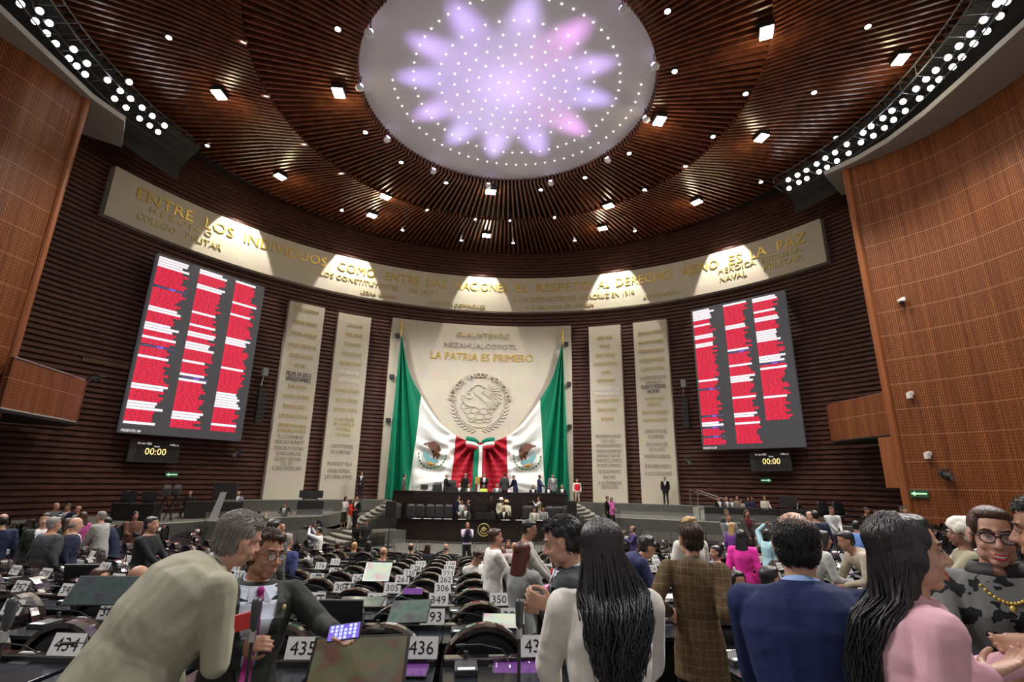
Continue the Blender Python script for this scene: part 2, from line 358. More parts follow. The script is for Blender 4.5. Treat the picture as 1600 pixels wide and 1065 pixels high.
lines = [[("HEROES ANONIMOS",.3,'g'),("MARIANO ABASOLO",1.25,'g'),("JOSE MA. MORELOS",2.1,'g'),("IGNACIO LOPEZ RAYON",2.95,'g'),("MIGUEL HIDALGO",3.7,'g'),("ANTONIO",4.4,'g'),("FELIPE DE JESUS",5.05,'d'),("ANGELES RAMIREZ",5.4,'d'),("JUAN ALDAMA",5.9,'g'),("ALFONSO FIGUEROA",6.6,'g'),("BENITO JUAREZ",7.3,'g'),("JOSE MARIA ARTEAGA",7.95,'g'),
    ("UNIVERSIDAD NACIONAL",8.6,'g'),("AUTONOMA DE MEXICO",8.95,'g'),("\"A LA COMUNIDAD",9.35,'s'),("MEXICANA MIGRANTE\"",9.7,'s'),("FRANCISCO I MADERO",10.1,'s'),("ALVARO OBREGON",10.45,'s'),("LAZARO CARDENAS",10.8,'s'),("DEL RIO",11.1,'s'),("AL EXILIO REPUBLICANO",11.4,'s')],
   [("JUAN ALDAMA",.75,'g'),("ANGEL BRAVO",1.5,'g'),("PEDRO MARIA",2.25,'g'),("NICOLAS BRAVO",3.0,'g'),("MELCHOR OCAMPO",3.75,'g'),("SOR JUANA INES",4.45,'w'),("VALENTIN GOMEZ",5.05,'w'),("VICENTE GUERRERO",5.8,'g'),("AQUILES SERDAN",6.5,'g'),("EMILIANO ZAPATA",7.2,'g'),("A LOS HEROES",7.9,'g'),("DE LA BATALLA",8.25,'g'),("DE PUEBLA",8.6,'g'),("5 DE MAYO",9.0,'g'),("CONSTITUYENTES",9.8,'s'),("DE QUERETARO",10.2,'s'),("FRANCISCO VILLA",11.0,'s'),("GENARO ESTRADA",11.5,'s'),("JUSTO SIERRA MENDEZ",11.9,'s')],
   [("ANGEL MARIA",.8,'g'),("MARIANO",1.5,'g'),("LEONA VICARIO",2.25,'g'),("GUADALUPE VICTORIA",2.95,'g'),("VICENTE",3.65,'g'),("BICENTENARIO",4.3,'g'),("2013 BICENTENARIO DE LA",5.0,'w'),("ARMADA DE MEXICO",5.35,'w'),("A LOS CONSTITUYENTES",5.9,'g'),("BENITO JUAREZ",6.6,'g'),("MARGARITA",7.3,'g'),("PRECURSORES DE LA PATRIA",8.6,'s'),("1810-1862",8.95,'s'),("BATALLON DE SAN PATRICIO",9.3,'s'),("MARIANO RODRIGUEZ",9.7,'s'),("EMILIANO ZAPATA",10.05,'s'),("FRANCISCO J. MUGICA",10.4,'s'),("VICENTE LOMBARDO",10.75,'s'),("\"EL NIGROMANTE\"",11.2,'s'),("MARTINEZ",11.6,'s'),("A LA TRANSICION",12.0,'s'),("DEMOCRATICA",12.3,'s')],
   [("JOSE MARIA MORELOS",.75,'g'),("MARIANO MATAMOROS",1.5,'g'),("HERMENEGILDO GALEANA",2.2,'g'),("ANDRES QUINTANA ROO",2.9,'g'),("VALENTIN CARRERA",3.6,'g'),("CONSTITUYENTES DE",4.3,'s'),("APATZINGAN",4.65,'s'),("GILBERTO BOSQUES",5.0,'d'),("SALDIVAR",5.35,'d'),("MIGUEL RAMOS",5.9,'g'),("BELISARIO",6.3,'g'),("EMILIANO CARRANZA",6.9,'g'),("HEROES ANONIMOS",7.5,'g'),("IGNACIO MANUEL",8.3,'s'),("ALTAMIRANO",8.7,'s'),("SOR JUANA INES",9.25,'s'),("DE LA CRUZ",9.6,'s'),("VENUSTIANO CARRANZA",10.1,'s'),("FELIPE CARRILLO PUERTO",10.8,'s'),("A LOS LEGISLADORES",11.3,'s')]]
for si, (o, a0, a1) in enumerate(zip(sl, (-41.5, -33.0, 15.5, 24.0), (-35.5, -27.1, 21.6, 30.2))):
    groups = {}
    mid = (a0+a1)/2
    for s, dz, c in lines[si]:
        wd = min(1.75, .105*len(s)); aw = math.degrees(wd/22.07)/2
        mbx = groups.setdefault(c, MB())
        text_on(mbx, s, oncyl(22.07, mid-aw), w=wd, h=.24 if c != 'd' else .27, y0=11.4-.25-dz*.93, ext=.03)
    for c, mbx in groups.items():
        mbx.build('lettering', {'g': M['gold2'], 's': M['sletter'], 'd': M['dletter'], 'w': M['wletter']}[c], o, fix=False)
fw = slab('stone_flag_wall', -23.1, 12.0, PZ0, 11.6, n=20, depth=.55)
tag(fw, 'wide beige stone wall panel with LA PATRIA ES PRIMERO and a carved round seal', 'stone wall panel')
arc_text(fw, 'lettering', 'CUAUHTEMOC', -10.7, -.3, 10.62, .36, M['gold2'])
arc_text(fw, 'lettering', 'NEZAHUALCOYOTL', -13.0, 1.4, 9.75, .38, M['sletter'])
arc_text(fw, 'lettering', 'LA PATRIA ES PRIMERO', -15.5, 4.6, 8.8, .58, M['gold'], label='bright gold LA PATRIA ES PRIMERO lettering')
# carved seal: ring of letters, eagle with spread wing, snake, cactus, wreath
sc = (-5.6, 5.55)
def seal_pt(x, y, z=0): return pol(CC, 22.07-z, sc[0]+math.degrees(x/22.07), sc[1]+y)
seal = MB()
txt = "ESTADOS UNIDOS MEXICANOS"
for i, ch in enumerate(txt):
    if ch == ' ': continue
    q = R(172-i*164/(len(txt)-1)); cx, cy = 2.12*math.cos(q), 2.12*math.sin(q); t = q-PI/2
    def fn(x, y, z, cx=cx, cy=cy, t=t): return seal_pt(cx+x*math.cos(t)-y*math.sin(t), cy+x*math.sin(t)+y*math.cos(t), z)
    text_on(seal, ch, fn, h=.34, ext=.14, center=True, y0=-.14)
def ridge(mb, pts, r, fn=None, seg=6, **k):
    mb.tube([(fn or seal_pt)(x, y, .02) for x, y in pts], r, seg, **k)
def curve(p0, p1, p2, n=7):
    return [((1-t)**2*p0[0]+2*t*(1-t)*p1[0]+t*t*p2[0], (1-t)**2*p0[1]+2*t*(1-t)*p1[1]+t*t*p2[1]) for t in [i/(n-1) for i in range(n)]]
ridge(seal, curve((-.75, 1.05), (-.15, 1.75), (.35, 1.15), 9), [.07]*9)       # neck and head
ridge(seal, curve((-.75, 1.05), (-1.1, .85), (-.8, .7), 6), .08)                # beak side
ridge(seal, curve((-1.3, .75), (-1.35, -.3), (-.35, -.2), 9), .07)              # snake
ridge(seal, curve((-1.3, .75), (-.95, .2), (-.6, .45), 7), .05)
for k in range(9):
    a = R(80-k*17); ridge(seal, curve((.15, .85), (.6+.5*math.cos(a), .9+.35*math.sin(a)), (.5+1.1*math.cos(a), .45+1.05*math.sin(a)), 6), .05)
for k in range(7):
    a = R(-5-k*14); ridge(seal, curve((.2, .3), (.7, .2+.2*math.sin(a)), (.55+.95*math.cos(a), .25+.75*math.sin(a)), 6), .05)
for k in range(8): ridge(seal, curve((-.45+k*.13, .95-k*.1), (-.35+k*.13, .6-k*.1), (-.15+k*.13, .62-k*.1), 5), .045)
for cx, cy, rx, ry in [(-.9,-.5,.3,.2),(-.35,-.45,.32,.2),(.3,-.5,.3,.22),(.85,-.42,.3,.2),(-.6,-.85,.34,.2),(0,-.9,.36,.2),(.65,-.85,.3,.18),(-1.2,-.15,.2,.25),(1.15,-.1,.2,.25),(0,-1.25,.5,.12),(-.5,-1.2,.3,.12),(.55,-1.2,.3,.12)]:
    ridge(seal, [(cx+rx*math.cos(R(t)), cy+ry*math.sin(R(t))) for t in range(0, 361, 40)], .035)
for sgn in (-1, 1):
    for k in range(11):
        a = R(-88+sgn*(6+k*8.2)) if sgn > 0 else R(-92-(6+k*8.2)); cx, cy = 1.95*math.cos(a), 1.95*math.sin(a); 
        for d in (-.3, .3):
            ta = a+PI/2*sgn+d*2.2; ridge(seal, curve((cx, cy), (cx+.16*math.cos(ta+.3), cy+.16*math.sin(ta+.3)), (cx+.32*math.cos(ta), cy+.32*math.sin(ta)), 4), .05)
ridge(seal, [(1.72*math.cos(R(t)), 1.72*math.sin(R(t))) for t in range(185, 357, 12)], .04)
seal.build('carved_seal', M['stone'], fw, smooth=True)
# ---------------- ceiling: two rings of radial slats, rim, disc
def zc(r):
    if r <= 10.5: return 16.16+(r-6.4)*.03
    return 16.5+(r-10.5)*.165
def slat_ring(r0, r1, n, w, h, dz=0, a_off=0, rim=False):
    mb = MB()
    for i in range(n):
        a = 360*i/n+a_off; ca, sa = math.cos(R(a)), math.sin(R(a)); rd = Vector((sa, ca, 0)); tg = Vector((ca, -sa, 0))
        K = 3; vs = []
        rs = [r0+(r1-r0)*j/K for j in range(K+1)]
        for r_ in rs:
            c = pol(CE, r_, a, zc(r_)+dz); vs += [c-tg*w/2, c+tg*w/2, c+tg*w/2+Vector((0, 0, h)), c-tg*w/2+Vector((0, 0, h))]
        if rim:
            c0 = pol(CE, r0-.06, a, 0)
            vs = [c0-tg*w/2+Vector((0,0,16.55)), c0+tg*w/2+Vector((0,0,16.55)), c0+tg*w/2+rd*.12+Vector((0,0,16.6)), c0-tg*w/2+rd*.12+Vector((0,0,16.6))]+vs; k2 = K+1
        else: k2 = K
        fs = []
        for j in range(k2):
            o = j*4
            for q in range(4): fs.append((o+q, o+(q+1) % 4, o+4+(q+1) % 4, o+4+q))
        fs.append((3, 2, 1, 0)); fs.append(tuple(k2*4+q for q in range(4)))
        mb.add(vs, fs)
    return mb
struct('ceiling_slats_inner', slat_ring(6.4, 10.5, 190, .09, .26, rim=True), M['slat'], fix=False)
struct('ceiling_slats_outer', slat_ring(10.5, 18.5, 300, .10, .26, dz=-.12), M['slat'], fix=False)
mb = MB(); mb.arc(CE, [(6.5, 17.1), (6.55, 16.75), (10.5, 16.85), (10.5, 17.15), (18.6, 18.3), (22, 18.9)], 0, 360, 96); struct('ceiling', mb, M['plenum'])
mb = MB(); mb.arc(CE, [(.0, 17.0), (2, 16.97), (4, 16.85), (5.5, 16.68), (6.45, 16.52)], 0, 360, 96); struct('ceiling_dome', mb, mat('dome_plaster', (.62, .6, .62), .85), smooth=True)
dots = [(.4, 3), (.8, 6), (1.25, 10), (1.7, 15), (2.2, 22), (2.75, 28), (3.4, 38), (4.5, 58), (5.4, 64)]
proto = None
nd = 0
for r_, n in dots:
    for i in range(n):
        a = 360*i/n+r_*23
        if r_ > 5 and not (-98 < ((a+180) % 360)-180 < 98): continue
        p = pol((.02, 18.62), r_, a); rc = math.hypot(p.x-CE[0], p.y-CE[1]); zz = np.interp(rc, [0, 2, 4, 5.5, 6.45], [17, 16.97, 16.85, 16.68, 16.52])
        if proto is None:
            mbd = MB().ell((0, 0, 0), (.037, .037, .025), seg=8, rings=4); proto = mbd.build('ceiling_light', M['dot']); o = proto
            tag(o, 'tiny round white light in the rings of lights on the lilac ceiling disc', 'ceiling light', 'tiny lights dotting the ceiling disc')
        else: o = proto.copy(); COL.objects.link(o)
        o.location = (p.x, p.y, zz-.02); nd += 1
        if nd >= 290: break
# downlights and floods on the slats
def cz(x, y): r_ = math.hypot(x-CE[0], y-CE[1]); return zc(r_)-(.12 if r_ > 10.5 else 0)
DP = [(528,45),(380,61),(264,58),(413,144),(324,227),(473,222),(530,268),(571,206),(627,253),(697,285),(534,328),(665,327),(629,359),(721,375),(743,342),(797,344),(802,379),(867,339),(898,375),(845,296),(914,277),(992,360),(1007,296),(983,239),(1071,259),(1054,111),(1043,17),(1114,213),(1165,146),(1272,144),(1356,41),(1306,214),(1189,284)]
pr = None
for x, y in DP:
    q = atz(x, y, 16.4)
    for _ in range(4): q = atz(x, y, cz(q.x, q.y)-.03)
    if pr is None:
        pr = empty('downlight', q, label='small round white downlight recessed between the wooden ceiling slats', cat='ceiling light', group='downlights in the slatted ceiling')
        MB().cyl((0, 0, .16), (0, 0, -.02), .13, 14).build('housing', M['black'], pr)
        MB().cyl((0, 0, -.02), (0, 0, -.035), .10, 14).build('lens', M['bulb'], pr); o = pr
    else: o = copy_tree(pr)
    o.location = q
for i, (x, y) in enumerate(FLOOD):
    near = (i in (2, 4, 6, 8, 10))
    z_ = cz(x, y)-.05; k_ = (z_-.24)/z_
    o = empty('flood_light', (x*k_, y*k_, z_-.24), math.atan2(-(x-CE[0]), y-CE[1]), 'bright rectangular flood light hanging near the %s' % ('outer edge of the slatted ceiling above the frieze' if near else 'middle of the slatted ceiling'), 'ceiling light', 'flood lights at the ceiling edge' if near else 'flood lights in the slatted ceiling')
    MB().box((0, 0, .1), (.62, .5, .2)).build('housing', M['black'], o)
    MB().tube([(0, 0, .2), (0, 0, .5)], .02, 6).build('hanger', M['black'], o)
    m_ = MB()
    for sx in (-.15, .15): m_.box((sx, 0, -.02), (.25, .42, .05))
    m_.build('lens', M['warm'], o)
for i, a in enumerate(DL):
    q = pol(CE, 6.3, a, 15.95)
    o = empty('dome_spotlight', q, R(-a), 'white spotlight with a yoke hanging at the rim of the lilac ceiling disc', 'spotlight', 'spotlights around the ceiling disc')
    MB().tube([(0, 0, .6), (0, 0, .2)], .02, 6).build('hanger', M['black'], o)
    MB().tube([(-.16, 0, -.02), (-.16, 0, .18), (.16, 0, .18), (.16, 0, -.02)], .015, 6).build('yoke', M['grey'], o)
    m_ = MB(); m_.cone((0, -.03, -.03), (0, .06, 0.0), .12, .14, seg=14); m_.build('lamp_head', M['white'], o, smooth=True)
    MB().cyl((0, -.03, .11), (0, -.06, .15), .09, 12).build('lens', M['violet'], o)
# soffit over the side walls, dark light trough
def polyband(inner, outer, z0, z1):
    mb = MB(); poly = [p for p in inner]+[p for p in reversed(outer)]; mb.prism(poly, z0, z1); return mb
RI = [(15.96,22.79),(16.8,21.5),(17.33,20.11),(17.58,18.31),(17.6,16.43),(17.56,13.9),(17.4,10),(16.8,4),(15.5,-2)]
RW = [(16.75,22.27),(17.93,20.95),(18.91,19.31),(19.38,17.44),(19.58,15.97),(19.6,13.9),(19.5,10),(19,4),(18,-2)]
RO_ = [(17.3,23.9),(20.5,22.6)]+[(x+2.2, y+.8) for x, y in RW[2:]]
LI = [(-17.74,19.55),(-18.1,18.17),(-18.04,15.51),(-18.0,13.9),(-17.8,10),(-17.2,4),(-16,-2)]
LW = [(-18.4,18.2),(-18.65,16.1),(-19.1,14.6),(-19.3,12),(-19.2,8),(-18.8,3),(-18,-2)]
LO = [(-19.3,21.45),(-21.0,20.6),(-21.3,15.5),(-21.4,12),(-21.2,8),(-20.8,3),(-20,-2)]
LI2 = [(-17.74,19.55)]+LI[1:]
struct('ceiling_soffit_right', polyband(RI, [(18.0,24.6),(20.2,23.2)]+[(x+2.3, y) for x, y in RW[2:]], 15.5, 15.75), M['plaster'])
struct('ceiling_soffit_left', polyband(LI2, [(-19.26,21.42),(-20.4,20.5)]+LO[2:], 15.5, 15.75), M['plaster'])
mb = MB(); mb.arc(CE, [(16.9, 17.6), (17.6, 17.9), (19.2, 16.6), (19.2, 15.8)], -125, -72, 40); mb.arc(CE, [(16.9, 17.6), (17.6, 17.9), (19.2, 16.6), (19.2, 15.8)], 64, 125, 40)
struct('ceiling_trough', mb, M['black'])
def woodwall_mesh(pts, z0, z1, th=.35, sgn=1, sub=4):
    P = []
    for i in range(len(pts)-1):
        p0, p1, p2, p3 = [Vector(pts[max(0, min(len(pts)-1, i+k))]) for k in (-1, 0, 1, 2)]
        for j in range(sub):
            t = j/sub; P.append(.5*((2*p1)+(p2-p0)*t+(2*p0-5*p1+4*p2-p3)*t*t+(3*p1-p0-3*p2+p3)*t**3))
    P.append(Vector(pts[-1])); mb = MB(); uv = []; s = 0; vs = []
    for i, p in enumerate(P):
        if i: s += (p-P[i-1]).length
        d = (P[min(i+1, len(P)-1)]-P[max(i-1, 0)]).normalized(); nrm = Vector((-d.y, d.x))*sgn
        for q, z in ((p, z0), (p, z1), (p+nrm*th, z1), (p+nrm*th, z0)): vs.append((q.x, q.y, z)); uv.append((s, z))
    fs = []
    for i in range(len(P)-1):
        for j in range(4): fs.append((i*4+j, i*4+4+j, i*4+4+(j+1) % 4, i*4+(j+1) % 4))
    fs.append((0, 1, 2, 3)); fs.append(tuple(len(vs)-4+k for k in (3, 2, 1, 0)))
    mb.add(vs, fs); mb.uv = uv; return mb
struct('wall_right', woodwall_mesh(RW, -3.35, 15.5, sgn=1), M['pwood'])
struct('wall_left', woodwall_mesh(LW, -3.35, 15.5, sgn=-1), M['pwood'])
struct('trim_1', MB().cyl((RW[0][0]-.02, RW[0][1]+.02, -3.35), (RW[0][0]-.02, RW[0][1]+.02, 15.5), .16, 10), M['edge'])
struct('trim_2', MB().cyl((LW[0][0], LW[0][1]+.02, -3.35), (LW[0][0], LW[0][1]+.02, 15.5), .14, 10), M['edge'])
# trusses with two rows of lamps
LT = [(32,6),(62,17),(55,33),(77,36),(73,52),(87,68),(115,77),(108,91),(120,103),(136,99),(133,116),(168,125),(188,142),(179,154),(204,154),(197,168),(222,168),(218,185),(238,181),(234,196),(257,196),(247,206),(202,128)]
RT = [(1050+a/2.662, b/2.662) for a, b in [(1352,14),(1392,6),(1296,83),(1364,67),(1242,141),(1309,130),(1194,191),(1256,181),(1148,239),(1206,237),(1097,292),(1168,278),(1057,329),(1112,330),(1015,370),(1077,366),(961,422),(1030,408),(915,460),(970,461),(877,491),(922,498),(828,525),(795,552),(884,531),(838,564),(727,600),(786,592),(678,634),(735,637),(638,657),(686,669),(602,682),(645,695),(559,708),(612,714),(522,728),(561,742),(484,747),(528,758),(487,783)]]
for side, L_, a0, a1 in ((-1, LT, -118, -77), (1, RT, 66.5, 118)):
    t = empty('lighting_truss', pol(CE, 17.5, (a0+a1)/2, 16.5), label='curved black lighting truss along the %s edge of the ceiling' % ('left' if side < 0 else 'right'), cat='lighting truss')
    off = -t.location
    N = 16
    for r_, z_ in ((17.0, 16.45), (18.0, 16.25), (17.0, 17.0), (18.0, 16.8)):
        MB().tube([pol(CE, r_-.45*(abs(a0+(a1-a0)*i/N) < 85)*(85-abs(a0+(a1-a0)*i/N))/18, a0+(a1-a0)*i/N, z_)+off for i in range(N+1)], .035, 6).build('rail', M['dgrey'], t)
    m_ = MB()
    for i in range(N+1):
        a = a0+(a1-a0)*i/N; k = .45*(abs(a) < 85)*(85-abs(a))/18
        A, B_, Cc, D = [pol(CE, r_-k, a, z_)+off for r_, z_ in ((17.0, 16.45), (18.0, 16.25), (18.0, 16.8), (17.0, 17.0))]
        m_.tube([A, B_, Cc, D, A], .025, 5)
    m_.build('truss_frames', M['dgrey'], t)
    first = None
    for x, y in L_:
        q = atz(x, y, 16.33)
        if first is None:
            first = o = empty('stage_lamp', q, label='round white stage lamp in the curved truss on the %s' % ('left' if side < 0 else 'right'), cat='stage lamp', group='lamps in the %s truss' % ('left' if side < 0 else 'right'))
            MB().tube([(0, 0, .0), (0, 0, .3)], [.14, .11], 12).build('lamp_body', M['black'], o)
            MB().cyl((0, 0, 0), (0, 0, -.02), .115, 14).build('lens', M['bulb'], o)
            MB().tube([(-.17, 0, .1), (-.17, 0, .34), (.17, 0, .34), (.17, 0, .1)], .015, 5).build('yoke', M['dgrey'], o)
        else: o = copy_tree(first)
        o.location = q; d = (Vector((0, 10, 0))-q).normalized(); o.rotation_euler = (-d).to_track_quat('Z', 'Y').to_euler()
# =====================================================================  STAGE
M['swall'] = mixmat('stage_wall_carpet', (.085, .085, .078), (.105, .105, .095), .95, tscale=8)
mb = MB(); mb.arc(CC, [(21.1, -3.35), (21.1, -1.2), (22.6, -1.2), (22.6, -3.35)], -48, 37, 40, closed=True)
mb.prism([(-8.0, 35.6), (-7.4, 30.7), (3.9, 30.7), (4.6, 36)], -3.34, -1.2); struct('floor_stage', mb, M['stage'])
WL = [(-9.9,28.4),(-11.4,26.6),(-12.9,24.9),(-14.2,22.3),(-16,20),(-19.4,20.9)]
WR = [(6.1,31.2),(8.6,29.8),(11.2,28.4),(14.5,27.4),(17.6,26.6)]
mb = MB(); mb.prism(WL+[(-21.3,21.5),(-20.2,25.5),(-17.6,29.2),(-14.2,31.6),(-10,33.2)], -3.34, -1.85); mb.prism(WR+[(19.2,26.9),(16.6,30.6),(13,33.5),(9,34.9),(6.1,34.9)], -3.34, -1.85)
struct('floor_wing', mb, M['stage'])
mb = MB()
for L_ in (WL, WR):
    for a, b in zip(L_[:-1], L_[1:]):
        d = Vector((b[0]-a[0], b[1]-a[1])); c = ((a[0]+b[0])/2, (a[1]+b[1])/2); n = Vector((d.y, -d.x)).normalized()
        if n.dot(Vector(c)) > 0: n = -n
        mb.box((c[0]+n.x*.03, c[1]+n.y*.03, -2.60), (d.length, .06, 1.48), rz=math.atan2(d.y, d.x))
struct('wall_wing_front', mb, M['swall'])
mb = MB(); mb.arc(CC, [(21.03, -1.86), (21.03, -1.21), (21.1, -1.21), (21.1, -1.86)], -45, -22, 20, closed=True); mb.arc(CC, [(21.03, -2.5), (21.03, -1.21), (21.1, -1.21), (21.1, -2.5)], 10, 34, 20, closed=True)
struct('wall_stage_front', mb, M['swall'])
mb = MB(); mb.prism([(-11.7,26.3),(-9.0,28.9),(-6.2,31.5),(-6.2,34.5),(-10,33.5),(-9.9,28.45),(-11.3,26.7)], -3.34, -2.5); mb.prism([(-9.9,28.9),(-8.6,28.0),(-6.2,28.0),(-6.2,34.5),(-9.9,34)], -3.33, -2.5)
mb.prism([(-6.3,28.7),(3.4,28.7),(3.4,34),(-6.3,34)], -3.34, -2.5)
mb.prism([(3.0,28.0),(5.6,28.0),(6.2,31.15),(9.2,29.3),(11.6,27.7),(11.6,28.1),(8.6,29.75),(6.1,31.3),(6.1,35),(3.0,35)], -3.34, -2.5)
struct('floor_landing', mb, M['stage'])
PC = (-1.55, 32.5)
mb = MB()
mb.arc(PC, [(8.4, -3.34), (8.4, -3.14), (2, -3.14), (2, -3.34)], 105, 255, 40, closed=True)
struct('floor_apron', mb, M['stage'])
def stair(a0, a1, r0, dr, zs, zb, rin, name='stairs'):
    mb = MB()
    for i, z in enumerate(zs):
        r = r0-dr*i; mb.arc(PC, [(r, zb), (r, z), (rin, z), (rin, zb)], a0, a1, 18, closed=True, mi=1)
        mb.arc(PC, [(r+.015, z-.05), (r+.015, z+.004), (r-dr-.02, z+.004), (r-dr-.02, z-.05)], a0, a1, 18, closed=True, mi=0)
    o = mb.build(name, [M['tread'], M['swall']]); o['kind'] = 'structure'; return o
for a0, a1 in ((222, 247), (113, 138)):
    stair(a0, a1, 10.1, .42, [-3.17, -3.0, -2.83, -2.67, -2.5], -3.34, 7.0, 'stairs_lower')
for a0, a1 in ((237, 284), (76, 123)):
    stair(a0, a1, 7.75, .27, [-2.34, -2.17, -2.0, -1.84, -1.67, -1.5, -1.34, -1.2], -2.5, 5.3, 'stairs_upper')
mb = MB()
for a0, a1 in ((226, 290), (70, 134)): mb.arc(PC, [(8.42, -3.34), (8.42, -2.505), (5, -2.505), (5, -3.34)], a0, a1, 24, closed=True)
struct('floor_side_landing', mb, M['stage'])
mb = MB()
for L_, z in ((WL, -1.85), (WR, -1.85)):
    for a, b in zip(L_[:-1], L_[1:]): mb.tube([(a[0], a[1], z), (b[0], b[1], z)], .035, 6)
struct('trim_3', mb, M['tread'])
# ---- podium desks
def bowdesk(name, c, a0, a1, r, z0, z1, dep, lab):
    t = empty(name, (c[0], c[1]-r, z0), label=lab, cat='podium desk'); off = -t.location
    m_ = MB(); m_.arc(c, [(r, z0), (r, z1-.07), (r-.1, z1-.07), (r-.1, z0)], a0, a1, 24, closed=True); m_.v = [tuple(Vector(v)+off) for v in m_.v]; m_.build('front_panel', M['desk'], t)
    m_ = MB(); m_.arc(c, [(r+.06, z1-.07), (r+.06, z1), (r-dep, z1), (r-dep, z1-.07)], a0, a1, 24, closed=True); m_.v = [tuple(Vector(v)+off) for v in m_.v]; m_.build('worktop', M['gloss'], t)
    for a in (a0, a1):
        p, q = pol(c, r, a), pol(c, r-dep, a); d = q-p; m_ = MB().box(((p.x+q.x)/2+off.x, (p.y+q.y)/2+off.y, (z0+z1-.07)/2+off.z), (d.length, .08, z1-z0-.07), rz=math.atan2(d.y, d.x)); m_.build('side_panel', M['desk'], t)
    return t
up = bowdesk('podium_desk', (-1.7, 70), 172.75, 187.2, 39.8, -2.5, -.52, .8, 'long dark upper podium desk below the big draped flags')
lo = bowdesk('podium_desk', (-1.5, 68), 173.4, 186.5, 39.5, -3.14, -1.93, .8, 'long dark lower podium desk with a round gold emblem on its front')
mb = MB(); c = Vector((-1.33, 28.42, -2.42))-lo.location
mb.tube([(c.x+.31*math.cos(R(t)), c.y, c.z+.31*math.sin(R(t))) for t in range(0, 361, 15)], .03, 6)
mb.tube([(c.x+.19*math.cos(R(t)), c.y, c.z+.19*math.sin(R(t))) for t in range(190, 351, 15)], .025, 6)
mb.ell((c.x, c.y, c.z+.03), (.09, .03, .14)); mb.ell((c.x+.08, c.y, c.z+.05), (.09, .03, .06)); mb.ell((c.x-.08, c.y, c.z+.02), (.06, .03, .09))
o = mb.build('emblem', M['gold2'], lo, smooth=True); o['label'] = 'round gold emblem with an eagle'
# glass rail along the apron
def glassrail(pts, z0, h, lab):
    t = empty('glass_rail', (pts[0][0], pts[0][1], z0), label=lab, cat='railing'); o_ = Vector(t.location)
    for p in pts: MB().cyl((p[0]-o_.x, p[1]-o_.y, 0), (p[0]-o_.x, p[1]-o_.y, h), .014, 6).build('post', M['steel'], t)
    m_ = MB()
    for a, b in zip(pts[:-1], pts[1:]): m_.add([(a[0]-o_.x, a[1]-o_.y, .05), (b[0]-o_.x, b[1]-o_.y, .05), (b[0]-o_.x, b[1]-o_.y, h-.03), (a[0]-o_.x, a[1]-o_.y, h-.03)], [(0, 1, 2, 3)])
    m_.build('pane', M['glass'], t, fix=False)
    MB().tube([(p[0]-o_.x, p[1]-o_.y, h) for p in pts], .008, 6).build('top_rail', M['grey'], t)
glassrail([tuple(pol(PC, 7.9, a)[:2]) for a in range(150, 212, 10)], -3.14, .5, 'low glass rail in front of the lower podium desk')
glassrail([(-9.5,28.75),(-10.8,27.2),(-12.2,25.6),(-13.5,23.9)], -1.85, .35, 'low glass rail on the left stage wing')
glassrail([(6.5,31.2),(8.8,29.95),(11.2,28.6),(14.5,27.6),(16.5,27.0)], -1.85, .4, 'low glass rail on the right stage wing')
